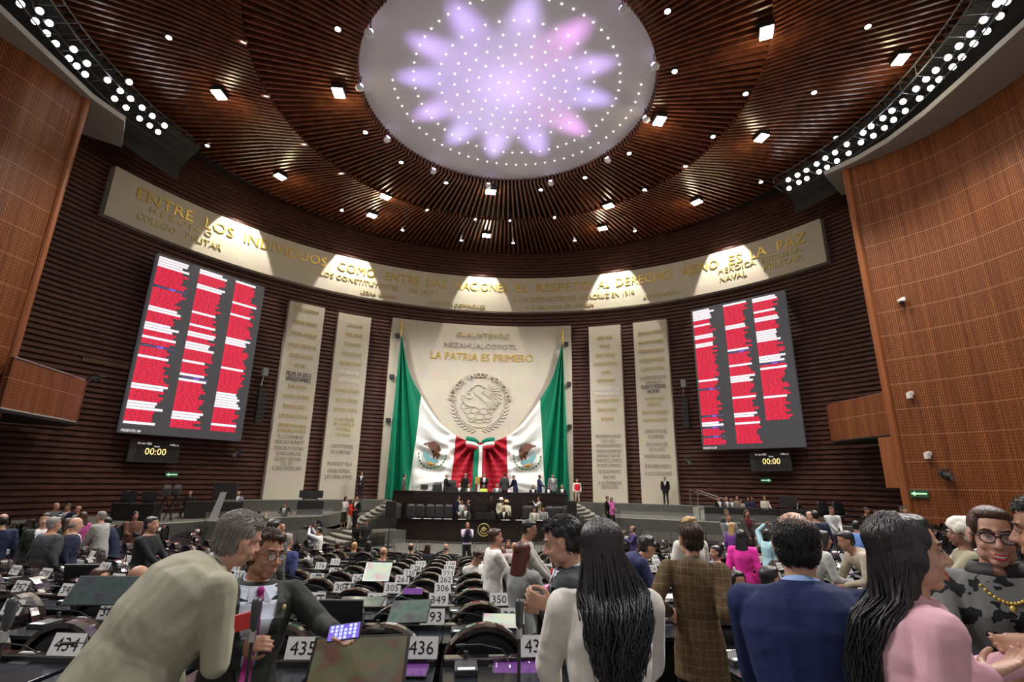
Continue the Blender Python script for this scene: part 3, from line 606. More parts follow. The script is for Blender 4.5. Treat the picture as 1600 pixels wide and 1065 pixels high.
# ---- draped flags
FL = dict(green=(.0, .19, .10), white=(.82, .82, .80), red=(.42, .012, .03))
for k, c in FL.items(): M['f'+k] = mat('flag_%s_cloth' % k, c, .62, spec=.3)
def cr(P, t):
    n = len(P)-1; t = min(max(t, 0), 1)*n; i = min(int(t), n-1); t -= i
    p0, p1, p2, p3 = [Vector(P[max(0, min(n, i+k))]) for k in (-1, 0, 1, 2)]
    return .5*((2*p1)+(p2-p0)*t+(2*p0-5*p1+4*p2-p3)*t*t+(3*p1-p0-3*p2+p3)*t**3)
def az_of(p): return math.degrees(math.atan2(p[0]-CC[0], p[1]-CC[1]))
def flag(apex, top, bot, sgn, lab):
    # coordinates on the wall: s = metres along the wall face (azimuth), z = height
    t = empty('draped_flag', pol(CC, 21.75, apex[0]/22.07*180/PI, -1.1), label=lab, cat='flag', group='flags draped over the podium wall'); off = -Vector(t.location)
    NU, NV = 150, 110
    def P(u, v):
        T = cr(top, u); Bm = cr(bot, u)
        # hanging curve
        s = T[0]+(Bm[0]-T[0])*v; z = T[1]+(Bm[1]-T[1])*v
        ang = math.atan2(s-apex[0], apex[1]-z+.001)
        k = Vector(top[-1]); ar = math.atan2(abs(s-k[0]), (k[1]+1.6)-z)
        rr = math.hypot(s-k[0], z-k[1]-.6)
        g = max(0, min(1, (.42-u)/.1)); r = max(0, min(1, (u-.58)/.12))
        fan = math.sin(ang*58+math.sin(ang*13)*2.2+v)*(.3+.7*v)
        swag = math.sin((v**.8)*34+u*9+math.sin(v*9+u*4)*1.3)
        rad = math.sin(math.atan2(z-k[1]-.3, abs(s-k[0])+.05)*19+rr*1.1)
        d = g*fan*.42+(1-g)*(1-r)*(swag*.15+.03*math.sin(v*61+u*31))+r*(rad*.17+.02*math.sin(v*70+u*20))
        edge = min(1, v*12+.1)
        return pol(CC, 21.70-d*edge-.12*math.sin(PI*min(1, u*1.1)), math.degrees(s/22.07), z)+off
    vs = []; mb = MB()
    for i in range(NU+1):
        for j in range(NV+1): vs.append(P(i/NU, j/NV))
    fs = []; mi = []
    for i in range(NU):
        for j in range(NV):
            u = (i+.5)/NU; a = i*(NV+1)+j; fs.append((a, a+NV+1, a+NV+2, a+1)); mi.append(0 if u < .335 else 1 if u < .70 else 2)
    mb.v = [tuple(v) for v in vs]; mb.f = fs; mb.mi = mi
    o = mb.build('cloth', [M['fgreen'], M['fwhite'], M['fred']], t, smooth=True, fix=False)
    # emblem printed on the white band, built as thin raised shapes that follow the cloth
    cu, cv = .49, .47
    c0 = P(cu, cv)-off; s0 = az_of(c0)/180*PI*22.07; z0 = c0.z
    def E(x, y, e=.03):
        s = s0+x; z = z0+y
        # invert for depth by sampling the nearest u, v
        best = min(((abs((Q := P(u/40, v/40)-off).z-z)+abs(az_of(Q)/180*PI*22.07-s)), u/40, v/40, Q) for u in range(12, 30) for v in range(8, 38))
        q = best[3]; r_ = math.hypot(q.x-CC[0], q.y-CC[1])
        return pol(CC, r_-.10-e, math.degrees(s/22.07), z)+off
    def blob(mb, pts, e=.04):
        c = Vector((sum(p[0] for p in pts)/len(pts), sum(p[1] for p in pts)/len(pts))); vs = [E(c[0], c[1], e+.04)]+[E(p[0], p[1], e) for p in pts]
        n = len(pts); mb.add(vs, [(0, 1+i, 1+(i+1) % n) for i in range(n)])
    m_ = MB(); S = sgn
    blob(m_, [(S*x, y) for x, y in [(-.45,.85),(.1,.95),(.45,.72),(.62,.4),(.55,.0),(.35,-.35),(.3,.05),(.1,-.3),(.02,.1),(-.12,.35),(-.3,.55)]])
    blob(m_, [(S*x, y) for x, y in [(-.45,.85),(-.62,.8),(-.7,.66),(-.55,.7),(-.4,.6)]])
    m_.build('eagle', mat('eagle_brown', (.10, .035, .015), .7), t, fix=False)
    for col, pts in [((.12, .3, .32), [(-.62,.25),(-.3,.1),(-.25,-.1),(.05,-.2),(.4,-.25),(.5,-.42),(.1,-.55),(-.4,-.4),(-.65,-.05)]), ((.62, .3, .05), [(-.3,-.42),(.15,-.45),(.2,-.62),(-.05,-.75),(-.3,-.65)])]:
        m_ = MB(); blob(m_, [(S*x, y) for x, y in pts], .05); m_.build('cactus_and_lake', mat('emblem_tint', col, .7), t, fix=False)
    m_ = MB()
    for k in range(13):
        a = R(175+k*15.4); x, y = .98*math.cos(a), .88*math.sin(a); tx, ty = -math.sin(a)*.14, math.cos(a)*.12
        blob(m_, [(x-tx, y-ty), (x+ty*.6, y-tx*.6), (x+tx, y+ty), (x-ty*.6, y+tx*.6)], .05)
    m_.build('wreath', mat('wreath_green', (.06, .2, .06), .7), t, fix=False)
    # pole and finial at the apex, black fixings down the outer edge
    ax, az_ = apex
    MB().cyl(pol(CC, 21.8, math.degrees(ax/22.07), az_-.25)+off, pol(CC, 21.8, math.degrees(ax/22.07), az_+.55)+off, .07, 10).build('pole_tip', M['gold'], t)
    m_ = MB(); m_.cone(pol(CC, 21.8, math.degrees(ax/22.07), az_+.55)+off, pol(CC, 21.8, math.degrees(ax/22.07), az_+1.15)+off, .10, .02); m_.build('finial', M['gold'], t, smooth=True)
    m_ = MB()
    for dz in (-.15, -3.2, -6.3): m_.box(pol(CC, 21.9, math.degrees((ax-S*.42*(1 if dz < -1 else .6))/22.07), az_+dz)+off, (.3, .25, .28))
    m_.build('wall_fixings', M['black'], t)
    return t
k_ = (-2.05, 2.74)
def S_(a): return a*22.07*PI/180
flag((S_(-21.4), 10.35), [(S_(-21.4), 10.35), (S_(-19.6), 7.7), (S_(-16.9), 5.9), (S_(-13.6), 4.25), (S_(-10.5), 3.3), (S_(-7.9), 2.85), (S_(-5.3), 2.75)], [(S_(-22.0), -1.15), (S_(-19.6), -1.15), (S_(-18.0), -1.15), (S_(-14.5), -1.15), (S_(-11.3), -1.15), (S_(-8.0), -1.15), (S_(-5.3), -1.15)], 1, 'left flag draped over the podium wall, its green stripe falling from the left pole tip')
flag((S_(10.45), 10.25), [(S_(10.45), 10.25), (S_(8.6), 7.7), (S_(6.0), 5.9), (S_(3.0), 4.3), (S_(.2), 3.35), (S_(-2.6), 2.85), (S_(-5.3), 2.75)], [(S_(11.4), -1.15), (S_(9.2), -1.15), (S_(7.0), -1.15), (S_(3.8), -1.15), (S_(.8), -1.15), (S_(-2.6), -1.15), (S_(-5.3), -1.15)], -1, 'right flag draped over the podium wall, its green stripe falling from the right pole tip')
t = empty('ribbon_bow', pol(CC, 21.3, -5.3, 2.4), label='green, white and red bow with long hanging tails where the two flags meet', cat='bow'); off = -Vector(t.location)
def W(x, z, d=.0): return pol(CC, 21.35-d, -5.35+math.degrees(x/22.07), z)+off
for nm, m, sx in (('bow_loop', 'fgreen', 0), ('bow_loop', 'fwhite', -.28), ('bow_loop', 'fred', -.5)):
    mb = MB()
    for s in (-1, 1):
        z = 2.75+sx; tilt = .12
        mb.loft([(W(s*.1, z), Vector((0, .05, 0)), Vector((0, 0, .08))), (W(s*.45, z+tilt, .12), Vector((0, .2, 0)), Vector((0, 0, .17))), (W(s*.95, z+tilt*1.6, .1), Vector((0, .16, 0)), Vector((0, 0, .16))), (W(s*1.05, z+tilt*1.6), Vector((0, .06, 0)), Vector((0, 0, .13)))], seg=10)
    mb.build(nm, M[m], t, smooth=True)
for m, x0, x1 in (('fgreen', -.42, -.12), ('fwhite', -.12, .17), ('fred', .17, .38)):
    mb = MB(); N = 14
    for i in range(N+1):
        z = 2.55-(3.6*i/N); k = .1*math.sin(i*.9); wv = 1+.25*i/N
        mb.v += [tuple(W(x0*wv, z, k)), tuple(W(x1*wv, z, k+.05)), tuple(W(x1*wv, z, k+.02)), tuple(W(x0*wv, z, k-.03))]
    for i in range(N):
        for q in range(4): mb.f.append((i*4+q, i*4+(q+1) % 4, i*4+4+(q+1) % 4, i*4+4+q)); mb.mi.append(0)
    mb.build('bow_tail', M[m], t, smooth=True)
# ---- result screens and session clocks
M['scr'] = mat('dark_led_panel', (.03, .03, .032), .4, emit=(.045, .045, .05), es=1)
M['sred'] = mat('led_red', (.1, 0, 0), .5, emit=(.85, .02, .07), es=1.05)
M['swht'] = mat('led_white', (.3, .3, .3), .5, emit=(.95, .85, .9), es=1)
M['sdk'] = mat('led_dark_red', (.1, 0, 0), .5, emit=(.33, .01, .03), es=1)
M['spur'] = mat('led_violet', (.05, 0, .1), .5, emit=(.25, .12, .6), es=1)
M['syel'] = mat('led_yellow', (.3, .25, .1), .5, emit=(1, .75, .3), es=1.3)
def panel_fn(P0, P1):
    a, b = Vector(P0), Vector(P1); ex = (b-a).normalized(); n = Vector((ex.y, -ex.x, 0)); 
    if n.y > 0: n = -n
    def fn(x, y, z): p = ex*x+n*z; return Vector((p.x, p.y, y))
    return fn, (b-a).length
def word_rect(mb, fn, x0, x1, y0, y1, z): mb.add([fn(x0, y0, z), fn(x1, y0, z), fn(x1, y1, z), fn(x0, y1, z)], [(0, 1, 2, 3)])
def screen(P0, P1, z0, z1, cols, lab, seed, bottom=True):
    rnd = random.Random(seed)
    P0 = Vector((*P0, 0)); P1 = Vector((*P1, 0)); fn, W_ = panel_fn(P0, P1)
    t = empty('result_screen', (P0.x, P0.y, z0), label=lab, cat='screen', group='vote result screens'); hh = z1-z0
    mb = MB(); vs = [fn(x, y, z) for z in (.02, -.3) for x, y in ((0, 0), (W_, 0), (W_, hh), (0, hh))]
    mb.add(vs, [(0, 1, 2, 3), (7, 6, 5, 4), (0, 4, 5, 1), (1, 5, 6, 2), (2, 6, 7, 3), (3, 7, 4, 0)]); mb.build('panel', M['scr'], t)
    A, Bw, Cd, D = MB(), MB(), MB(), MB(); n = 62; ph = hh*.955/n; top = hh*.985
    for (c0, c1, endf) in cols:
        runs = 0; white = False; bw = (c1-c0)*W_
        for i in range(int(n*endf)):
            y1 = top-i*ph; y0 = y1-ph*.86
            if runs <= 0: white = (not white) if rnd.random() < .9 else white; runs = rnd.choice([1, 1, 2, 3]) if white else rnd.choice([2, 4, 6, 9])
            runs -= 1
            if rnd.random() < .015: word_rect(D, fn, c0*W_+bw*.1, c0*W_+bw*1.05, (y0+y1)/2-.012, (y0+y1)/2+.012, .03); word_rect(D, fn, c0*W_+bw*.5, c0*W_+bw*.7, y0, y1, .03); continue
            e = c0*W_+bw*rnd.uniform(.78, 1.08); x = c0*W_
            word_rect(A if not white else Bw, fn, x, e, y0, y1, .03)
            while x < e-.12:                      # the darker gaps that make the letters of each name
                wd = rnd.uniform(.18, .42); x2 = min(e, x+wd)
                if not white: word_rect(Cd, fn, x2-.035, x2, y0, y1, .035)
                if not white: word_rect(Cd, fn, x, x2-.05, y0+ph*.3, y0+ph*.42, .036)
                x += wd
    A.build('red_lines', M['sred'], t, fix=False); Bw.build('white_lines', M['swht'], t, fix=False); Cd.build('line_gaps', M['sdk'], t, fix=False)
    if D.f: D.build('violet_lines', M['spur'], t, fix=False)
    if bottom:
        m_ = MB(); text_on(m_, 'PRESENTES 389', lambda x, y, z: fn(x, y, .03), w=.85, h=.12, x0=.08, y0=.06); m_.build('count_line', M['swht'], t, fix=False)
screen((-19.27, 25.27), (-15.76, 30.16), 2.09, 11.7, [(.015, .27, .99), (.36, .60, .99), (.70, .93, .99)], 'tall vote screen of red and white lines at the left of the brick wall', 3)
screen((12.26, 32.93), (16.58, 28.92), 2.2, 11.6, [(.02, .25, 1.0), (.37, .61, 1.0), (.68, .92, .87)], 'tall vote screen of red and white lines at the right of the brick wall', 9)
def clock(P0, P1, z0, z1, lab):
    P0 = Vector((*P0, 0)); P1 = Vector((*P1, 0)); fn, W_ = panel_fn(P0, P1); hh = z1-z0
    t = empty('session_clock', (P0.x, P0.y, z0), label=lab, cat='clock')
    mb = MB(); vs = [fn(x, y, z) for z in (.1, -.15) for x, y in ((0, 0), (W_, 0), (W_, hh), (0, hh))]
    mb.add(vs, [(0, 1, 2, 3), (7, 6, 5, 4), (0, 4, 5, 1), (1, 5, 6, 2), (2, 6, 7, 3), (3, 7, 4, 0)]); mb.build('case', M['dgrey'], t)
    m_ = MB(); word_rect(m_, fn, .3, W_-.05, .08, hh-.05, .105); m_.build('screen', M['black'], t, fix=False)
    m_ = MB(); text_on(m_, '00:00', lambda x, y, z: fn(x, y, .11), w=.98, h=.34, x0=.72, y0=hh*.36); m_.build('digits', M['syel'], t, fix=False)
    m_ = MB(); text_on(m_, '10 / mar / 2026', lambda x, y, z: fn(x, y, .11), w=.62, h=.10, x0=.34, y0=hh-.19); text_on(m_, '11:40 a. m.', lambda x, y, z: fn(x, y, .11), w=.42, h=.10, x0=W_-.5, y0=hh-.19); text_on(m_, 'Sesion', lambda x, y, z: fn(x, y, .11), w=.25, h=.08, x0=1.1, y0=hh-.30)
    m_.build('date_line', M['swht'], t, fix=False)
clock((-19.3, 26.2), (-17.95, 28.1), .72, 1.8, 'dark session clock reading 00:00 below the left vote screen')
clock((14.6, 31.5), (16.2, 29.9), .9, 2.0, 'dark session clock reading 00:00 below the right vote screen')
# ---- balconies at the ends of the wooden side walls
def balcony(name, line, z0, z1, depth_pts, lab):
    """line: outer face in plan; depth_pts: return to the brick wall"""
    t = empty(name, (line[0][0], line[0][1], z0), label=lab, cat='balcony'); off = Vector((-line[0][0], -line[0][1], -z0))
    m_ = woodwall_mesh(line, z0, z1, th=.12, sgn=1, sub=6); m_.v = [tuple(Vector(v)+off) for v in m_.v]; m_.build('parapet', M['pwood'], t)
    m_ = MB(); m_.prism(line+depth_pts, z0-.12, z0-.001); m_.v = [tuple(Vector(v)+off) for v in m_.v]; m_.build('underside', M['black'], t)
    for z, nm in ((z1, 'top_rail'), (z0, 'bottom_edge')): MB().tube([Vector((p[0], p[1], z))+off for p in line], .04, 6).build(nm, M['steel'] if nm == 'top_rail' else M['tread'], t)
    return t
balcony('balcony', [(17.0,22.3),(16.95,23.6),(16.8,25.0),(16.75,26.1),(16.95,26.9),(17.4,27.4),(18.2,27.6)], 2.35, 4.2, [(19.3,26.5),(20.3,24),(20.9,21.9)], 'wood-fronted balcony sticking out behind the end of the right wooden wall')
balcony('balcony', [(-18.0,17.9),(-18.35,19.5),(-18.7,21.2),(-19.0,22.3),(-19.5,23.0),(-20.3,23.3)], 2.25, 4.1, [(-21.3,22.3),(-22.3,19.5),(-22.4,17.9)], 'wood-fronted balcony sticking out behind the end of the left wooden wall')
tag(MB().box((17.35, 22.9, 1.15), (.9, 1.3, 2.2), rz=.1).build('wooden_box_column', M['edge']), 'plain orange wood box column under the right balcony', 'column')
# control booth opening beside the left balcony
def wallbox(x0, y0, x1, y1, r, d, m, name, **k):
    a = cyl_px(x0, y0, r); b = cyl_px(x1, y1, r); a0, a1 = az_of(a), az_of(b)
    return MB().arc(CC, [(r, b.z), (r, a.z), (r+d, a.z), (r+d, b.z)], a0, a1, 4, closed=True)
def cyl_px(x, y, r):
    q = ray(x, y); A = q.x**2+q.y**2; Bq = -2*(q.x*CC[0]+q.y*CC[1]); Cq = CC[0]**2+CC[1]**2-r*r
    return q*((-Bq+math.sqrt(Bq*Bq-4*A*Cq))/2/A)
wn = wallbox(130, 557, 201, 577, 22.42, .3, None, 'x').build('window_1', mat('booth_brown', (.10, .055, .03), .8)); wn['kind'] = 'structure'
# exit arrows
M['exit'] = mat('exit_green', (.02, .06, .035), .5, emit=(.01, .05, .03), es=.5); M['arrow'] = mat('exit_arrow', (.5, .9, .5), .5, emit=(.45, .85, .5), es=.8)
def arrow_sign(c, ex, w, h, right, lab):
    c = Vector(c); ex = Vector(ex).normalized(); n = Vector((ex.y, -ex.x, 0)); t = empty('exit_sign', c, label=lab, cat='exit sign')
    fn = lambda x, y, z: ex*x+n*z+Vector((0, 0, y))
    mb = MB(); vs = [fn(x, y, z) for z in (.04, 0) for x, y in ((-w/2, -h/2), (w/2, -h/2), (w/2, h/2), (-w/2, h/2))]
    mb.add(vs, [(0, 1, 2, 3), (7, 6, 5, 4), (0, 4, 5, 1), (1, 5, 6, 2), (2, 6, 7, 3), (3, 7, 4, 0)]); mb.build('plate', M['exit'], t)
    s = 1 if right else -1; mb = MB(); pts = [(-.42*w, -.1*h), (.2*w, -.1*h), (.2*w, -.3*h), (.45*w, 0), (.2*w, .3*h), (.2*w, .1*h), (-.42*w, .1*h)]
    mb.add([fn(s*x, y, .05) for x, y in pts], [tuple(range(7))]); mb.build('arrow', M['arrow'], t, fix=False)
p = cyl_px(268, 741, 22.45); q = cyl_px(275, 743, 22.45); arrow_sign(p, Vector((q.x-p.x, q.y-p.y, 0)), .62, .28, False, 'small green exit arrow on the brick wall under the left session clock')
p = cyl_px(1197, 750, 22.45); q = cyl_px(1204, 750, 22.45); arrow_sign(p, Vector((q.x-p.x, q.y-p.y, 0)), .62, .28, True, 'small green exit arrow on the brick wall under the right session clock')
# fittings on the right wooden wall (placed on its inner face)
def onwood(x, y):
    q = ray(x, y); best = None
    P = woodwall_mesh(RW, 0, 1).v[::4]
    for a, b in zip(P[:-1], P[1:]):
        d = (b[0]-a[0], b[1]-a[1]); den = q.x*d[1]-q.y*d[0]
        if abs(den) < 1e-9: continue
        t_ = (a[0]*d[1]-a[1]*d[0])/den; s_ = (a[0]*q.y-a[1]*q.x)/den
        if t_ > 0 and -.01 <= s_ <= 1.01: return q*t_, Vector((d[0], d[1], 0)).normalized()
    return q*(20/q.y), Vector((.3, -1, 0))
p, d = onwood(1438, 771); n_ = Vector((-abs(d.y), d.x*math.copysign(1, -d.y)*-1, 0)); nn = Vector((-1, -.35, 0)).normalized()
arrow_sign(p+nn*.06, Vector((d.x, d.y, 0)), .62, .3, False, 'green exit arrow at the edge of the right wooden wall')
def cctv(x, y, lab, kind=0):
    p, d = onwood(x, y); t = empty('security_camera' if kind == 0 else 'wall_sensor', p+nn*.2, label=lab, cat='security camera' if kind == 0 else 'wall sensor')
    MB().box((.08, .03, .1), (.1, .2, .16)).build('bracket', M['white'], t)
    if kind == 0: MB().cone((0, -.1, 0), (0, .12, .04), .1, .1).build('housing', M['white'], t, smooth=True); MB().ell((-.06, -.06, -.08), (.09, .09, .08)).build('dome', M['black'], t, smooth=True)
    else: MB().box((-.03, 0, 0), (.14, .2, .26)).build('housing', M['white'], t, bevel=.02)
cctv(1414, 471, 'white security camera highest on the right wooden wall')
cctv(1427, 618, 'white sensor box on the right wooden wall level with the balcony', 1)
cctv(1455, 712, 'small white sensor low on the right wooden wall', 1)
def mover(x, y, r, lab, wood=False):
    if wood: p, d = onwood(x, y); p = p+nn*.3
    else: p = cyl_px(x, y, r)
    t = empty('moving_light', p, label=lab, cat='stage light')
    MB().tube([(.25, .25, .1), (0, 0, .1)], .03, 6).build('arm', M['dgrey'], t)
    MB().tube([(-.18, 0, -.1), (-.18, 0, .16), (.18, 0, .16), (.18, 0, -.1)], .03, 6).build('yoke', M['dgrey'], t)
    MB().cone((0, .1, -.02), (0, -.2, -.12), .14, .17).build('lamp_head', M['black'], t, smooth=True)
    MB().cyl((0, -.36, -.175), (0, -.37, -.18), .12, 12).build('lens', M['steel'], t)
mover(1484, 740, 0, 'black moving stage light hung low on the right wooden wall', True)
mover(372, 706, 22.0, 'moving stage light on the brick wall between the left clock and the leftmost pillar')
mover(1074, 719, 22.0, 'moving stage light on the brick wall right of the rightmost pillar')
mover(150, 590, 21.3, 'moving stage light at the end of the left balcony')
for x, y0, y1, sd in ((410, 606, 661, 'left of the leftmost'), (1070, 622, 669, 'right of the rightmost')):
    a = cyl_px(x, y0, 21.9); b = cyl_px(x, y1, 21.9); hz = a.z-b.z; t = empty('line_array_speaker', (a.x, a.y, b.z), R(-az_of(a)), 'tall black line array speaker hung on the brick wall %s pillar' % sd, 'speaker')
    n = 8
    for i in range(n):
        MB().box((0, -.02*i*.4, hz*(1-(i+.5)/n)), (.42, .42, hz/n*.9)).build('speaker_box', M['black'], t)
    MB().tube([(0, .5, hz+.9), (0, 0, hz+1.0), (-.1, 0, hz+.1)], .03, 6).build('hanging_bracket', M['steel'], t)
    MB().box((0, 0, hz+1.0), (.3, .4, .5)).build('lamp', M['grey'], t)
# =====================================================================  SEATS AND DESKS
def chair_parts(parent, detail=True, col='leather'):
    m = MB(); N = 14
    pts = []
    def D(k): a = PI*k/N; return (-math.cos(a)*.33, .70+math.sin(a)*.33)
    prof = [(-.31, .40)]+[D(k) for k in range(N+1)]+[(.31, .40)]
    # arched lacquer rim: a band .15 deep
    for (x, z), (x2, z2) in zip(prof[:-1], prof[1:]): pass
    vs = []; fs = []
    for x, z in prof:
        dx, dz = x, max(0, z-.70); L_ = math.hypot(dx, dz) or 1; k = 1-.035/L_
        xi, zi = (dx*k, .70+dz*k) if z > .70 else (x-math.copysign(.035, x), z)
        for (xx, zz, yy) in ((x, z, -.075), (x*1.01, z+.005, .0), (x, z, .075), (xi, zi, .075), (xi, zi, -.075)): vs.append((xx, yy, zz))
    for i in range(len(prof)-1):
        for q in range(5): fs.append((i*5+q, i*5+(q+1) % 5, i*5+5+(q+1) % 5, i*5+5+q))
    fs.append((4, 3, 2, 1, 0)); fs.append(tuple(len(vs)-5+q for q in range(5)))
    m.add(vs, fs); m.build('back_rim', M['rim'], parent, smooth=False)
    m = MB(); rings = []
    inner = [(-.275, .41)]+[(-math.cos(PI*k/12)*.293, .70+math.sin(PI*k/12)*.293) for k in range(13)]+[(.275, .41)]
    vs = []; fs = []; n = len(inner)
    for y, s_ in ((-.035, .90), (-.055, .8), (.05, .9)):
        pass
    for y, s_ in ((-.025, 1), (-.06, .86), (-.065, .4)): vs += [(x*s_, y, .72+(z-.72)*s_) for x, z in inner]
    for y, s_ in ((.03, 1), (.055, .86)): vs += [(x*s_, y, .72+(z-.72)*s_) for x, z in inner]
    def band(a, b):
        for i in range(n): fs.append((a*n+i, a*n+(i+1) % n, b*n+(i+1) % n, b*n+i))
    band(0, 1); band(1, 2); band(0, 3); band(3, 4); fs.append(tuple(range(2*n, 3*n))); fs.append(tuple(range(5*n-1, 4*n-1, -1)))
    m.add(vs, fs); m.build('backrest', M['leather'], parent, smooth=False)
    m = MB(); m.loft([((0, .22, .36), Vector((.24, 0, 0)), Vector((0, .22, 0))), ((0, .22, .38), Vector((.26, 0, 0)), Vector((0, .24, 0))), ((0, .22, .44), Vector((.26, 0, 0)), Vector((0, .24, 0))), ((0, .22, .46), Vector((.22, 0, 0)), Vector((0, .2, 0)))], seg=16, pw=3.5); m.build('seat', M['leather'], parent, smooth=True)
    if detail: m = MB(); m.cyl((0, .2, .02), (0, .2, .37), .035, 10); m.cyl((0, .2, .0), (0, .2, .03), .2, 14, r1=.17); m.build('pedestal', M['gloss'], parent)
def desk_parts(parent, detail=True):
    m = MB(); m.box((0, .19, .37), (.70, .05, .72)); m.box((-.35, .02, .36), (.03, .36, .70)); m.box((.35, .02, .36), (.03, .36, .70)); m.build('body', M['desk'], parent)
    MB().box((0, -.01, .74), (.745, .46, .035)).build('worktop', M['dtop'], parent, bevel=.008)
    m = MB(); m.box((0, .19, .775), (.745, .1, .05)); led = m.build('ledge', M['gloss'], parent, bevel=.01)
    if detail:
        m = MB(); m.box((-.22, .04, .775), (.15, .2, .04)); m.box((-.22, .155, .80), (.03, .02, .09)); con = m.build('console', M['dgrey'], parent, bevel=.006)
        m = MB(); m.box((-.22, -.035, .797), (.11, .035, .004)); m.build('light_strip', M['strip'], con)
        m = MB(); m.tube([(.06, .19, .80), (.02, .12, .86), (-.13, -.02, .93), (-.24, -.12, .955)], [.006, .005, .004, .004], 6); m.cone((-.24, -.12, .955), (-.29, -.16, .962), .010, .010, seg=8); m.build('microphone', M['black'], parent)
        m = MB(); m.box((0, .13, .7575+.0), (.13, .03, .003)); m.box((.0, .19, .802), (.12, .035, .004)); m.build('name_plate', M['steel'], led)
    else:
        m = MB(); m.tube([(.06, .19, .80), (.03, .16, 1.15)], .007, 5); m.build('microphone', M['black'], parent)
M['dtop'] = mat('dark_blue_black_worktop', (.007, .009, .014), .22)
M['strip'] = mat('console_light', (.5, .6, .6), .4, emit=(.7, .85, .85), es=.8)
M['card'] = mat('sign_card', (.72, .72, .70), .6); M['ink'] = mat('sign_ink', (.02, .02, .022), .6)
def hide(o):
    pass
chairA = empty('deputy_chair', (0, 0, 0)); chair_parts(chairA)
chairB = empty('deputy_chair', (0, 0, 0)); chair_parts(chairB, False)
deskA = empty('deputy_desk', (0, 0, 0)); desk_parts(deskA)
deskB = empty('deputy_desk', (0, 0, 0)); desk_parts(deskB, False)
for o in (chairA, chairB): tag(o, 'black chair with a glossy arched back rim in the rows of seats', 'chair', 'chairs in the seat rows')
for o in (deskA, deskB): tag(o, 'glossy black desk with a thin microphone in the curved rows', 'desk', 'desks in the seat rows')
def sign(num, loc, rz, big=True):
    t = empty('number_sign', loc, rz, 'tent-shaped white number sign reading %s on its desk' % num, 'number sign', 'number signs on the desks')
    mb = MB(); w, h, d = .11, .125, .045
    mb.add([(-w, -d, 0), (w, -d, 0), (w, 0, h), (-w, 0, h), (w, d, 0), (-w, d, 0), (-w, -d+.006, 0), (w, -d+.006, 0), (w, 0, h-.01), (-w, 0, h-.01)], [(0, 1, 2, 3), (3, 2, 4, 5), (6, 7, 8, 9), (9, 8, 4, 5)])
    mb.build('card', M['card'], t, fix=False)
    mb = MB(); fn = lambda x, y, z: (x, -d+y*d/h-z*.0-.0015, y)
    text_on(mb, str(num), fn, w=.165, h=.075, x0=-.083, y0=.026, ext=.0); mb.build('number', M['ink'], t, fix=False)
    return t
used = {}
def take(proto):
    if proto.name not in used: used[proto.name] = 1; return proto
    return copy_tree(proto)
def visible(p, m=60):
    yc = p.z*math.cos(TH)-p.y*math.sin(TH); z_ = p.y*math.cos(TH)+p.z*math.sin(TH)
    if z_ < .4: return False
    u = 800+FF*p.x/z_; v = 532.5-FF*yc/z_
    return -m < u < 1600+m and v < 1065+m*3
def seat_angles(rho, r):
    out = []                       # (angle, number or None)
    step = 2.3 if rho > 16.5 else math.degrees(.68/rho)
    # middle block, numbered signs
    base = {0: 436, 1: 393, 2: 349, 3: 306, 4: 262, 5: 221, 6: 179, 7: 138}.get(r)
    if rho > 16.5: k0, k1 = -4, 1
    else: k0, k1 = -int(9.2/step), int(2.3/step+.5)
    for k in range(k0, k1+1):
        out.append((4.8+k*step, None if base is None else (None if (r == 0 and k == -2) else (434 if (r == 0 and k == -3) else (base+k if not (r == 0 and k < -2) else None)))))
    first = min(a for a, _ in out); nL = base+k0-1 if base else None; nR = base+k1+1 if base else None
    a = min(-7.5, first-3.0); a = -7.5 if rho > 16.5 else first-step*1.9; n = nL; cnt = 0
    while a > -92:
        out.append((a, n)); a -= step; n = n-1 if n else None; cnt += 1
        if a+step > -23.5 >= a or a+step > -42 >= a or a+step > -60 >= a or a+step > -77 >= a: a -= step*.9
    a = 12.6 if rho > 16.5 else 4.8+k1*step+max(5.4*.75, step*2.0); n = nR
    while a < 92:
        out.append((a, n)); a += step; n = n+1 if n else None
        if a-step < 28 <= a or a-step < 46 <= a or a-step < 62 <= a or a-step < 78 <= a: a += step*.9
    return out
SEATS = []
for r, rho in enumerate(ROWR):
    for a, n in seat_angles(rho, r):
        ac = a-math.degrees(.30/rho)             # the sign stands at the right end of its desk
        p = Vector((FS[0]+rho*math.sin(R(ac)), FS[1]-rho*math.cos(R(ac)), deskz(rho)))
        if not visible(p): continue
        # keep clear of the stage and the walls
        if p.y > 20.3 or abs(p.x) > 17.6: continue
        if p.x < -13.2 and p.y > 19: continue
        if p.x > 0 and math.hypot(p.x-1.4, p.y-2.2) < 0: continue
        SEATS.append((r, rho, ac, n, p))
nchair = 0
SEATS.sort(key=lambda s: s[4].length)
print('seats', len(SEATS))
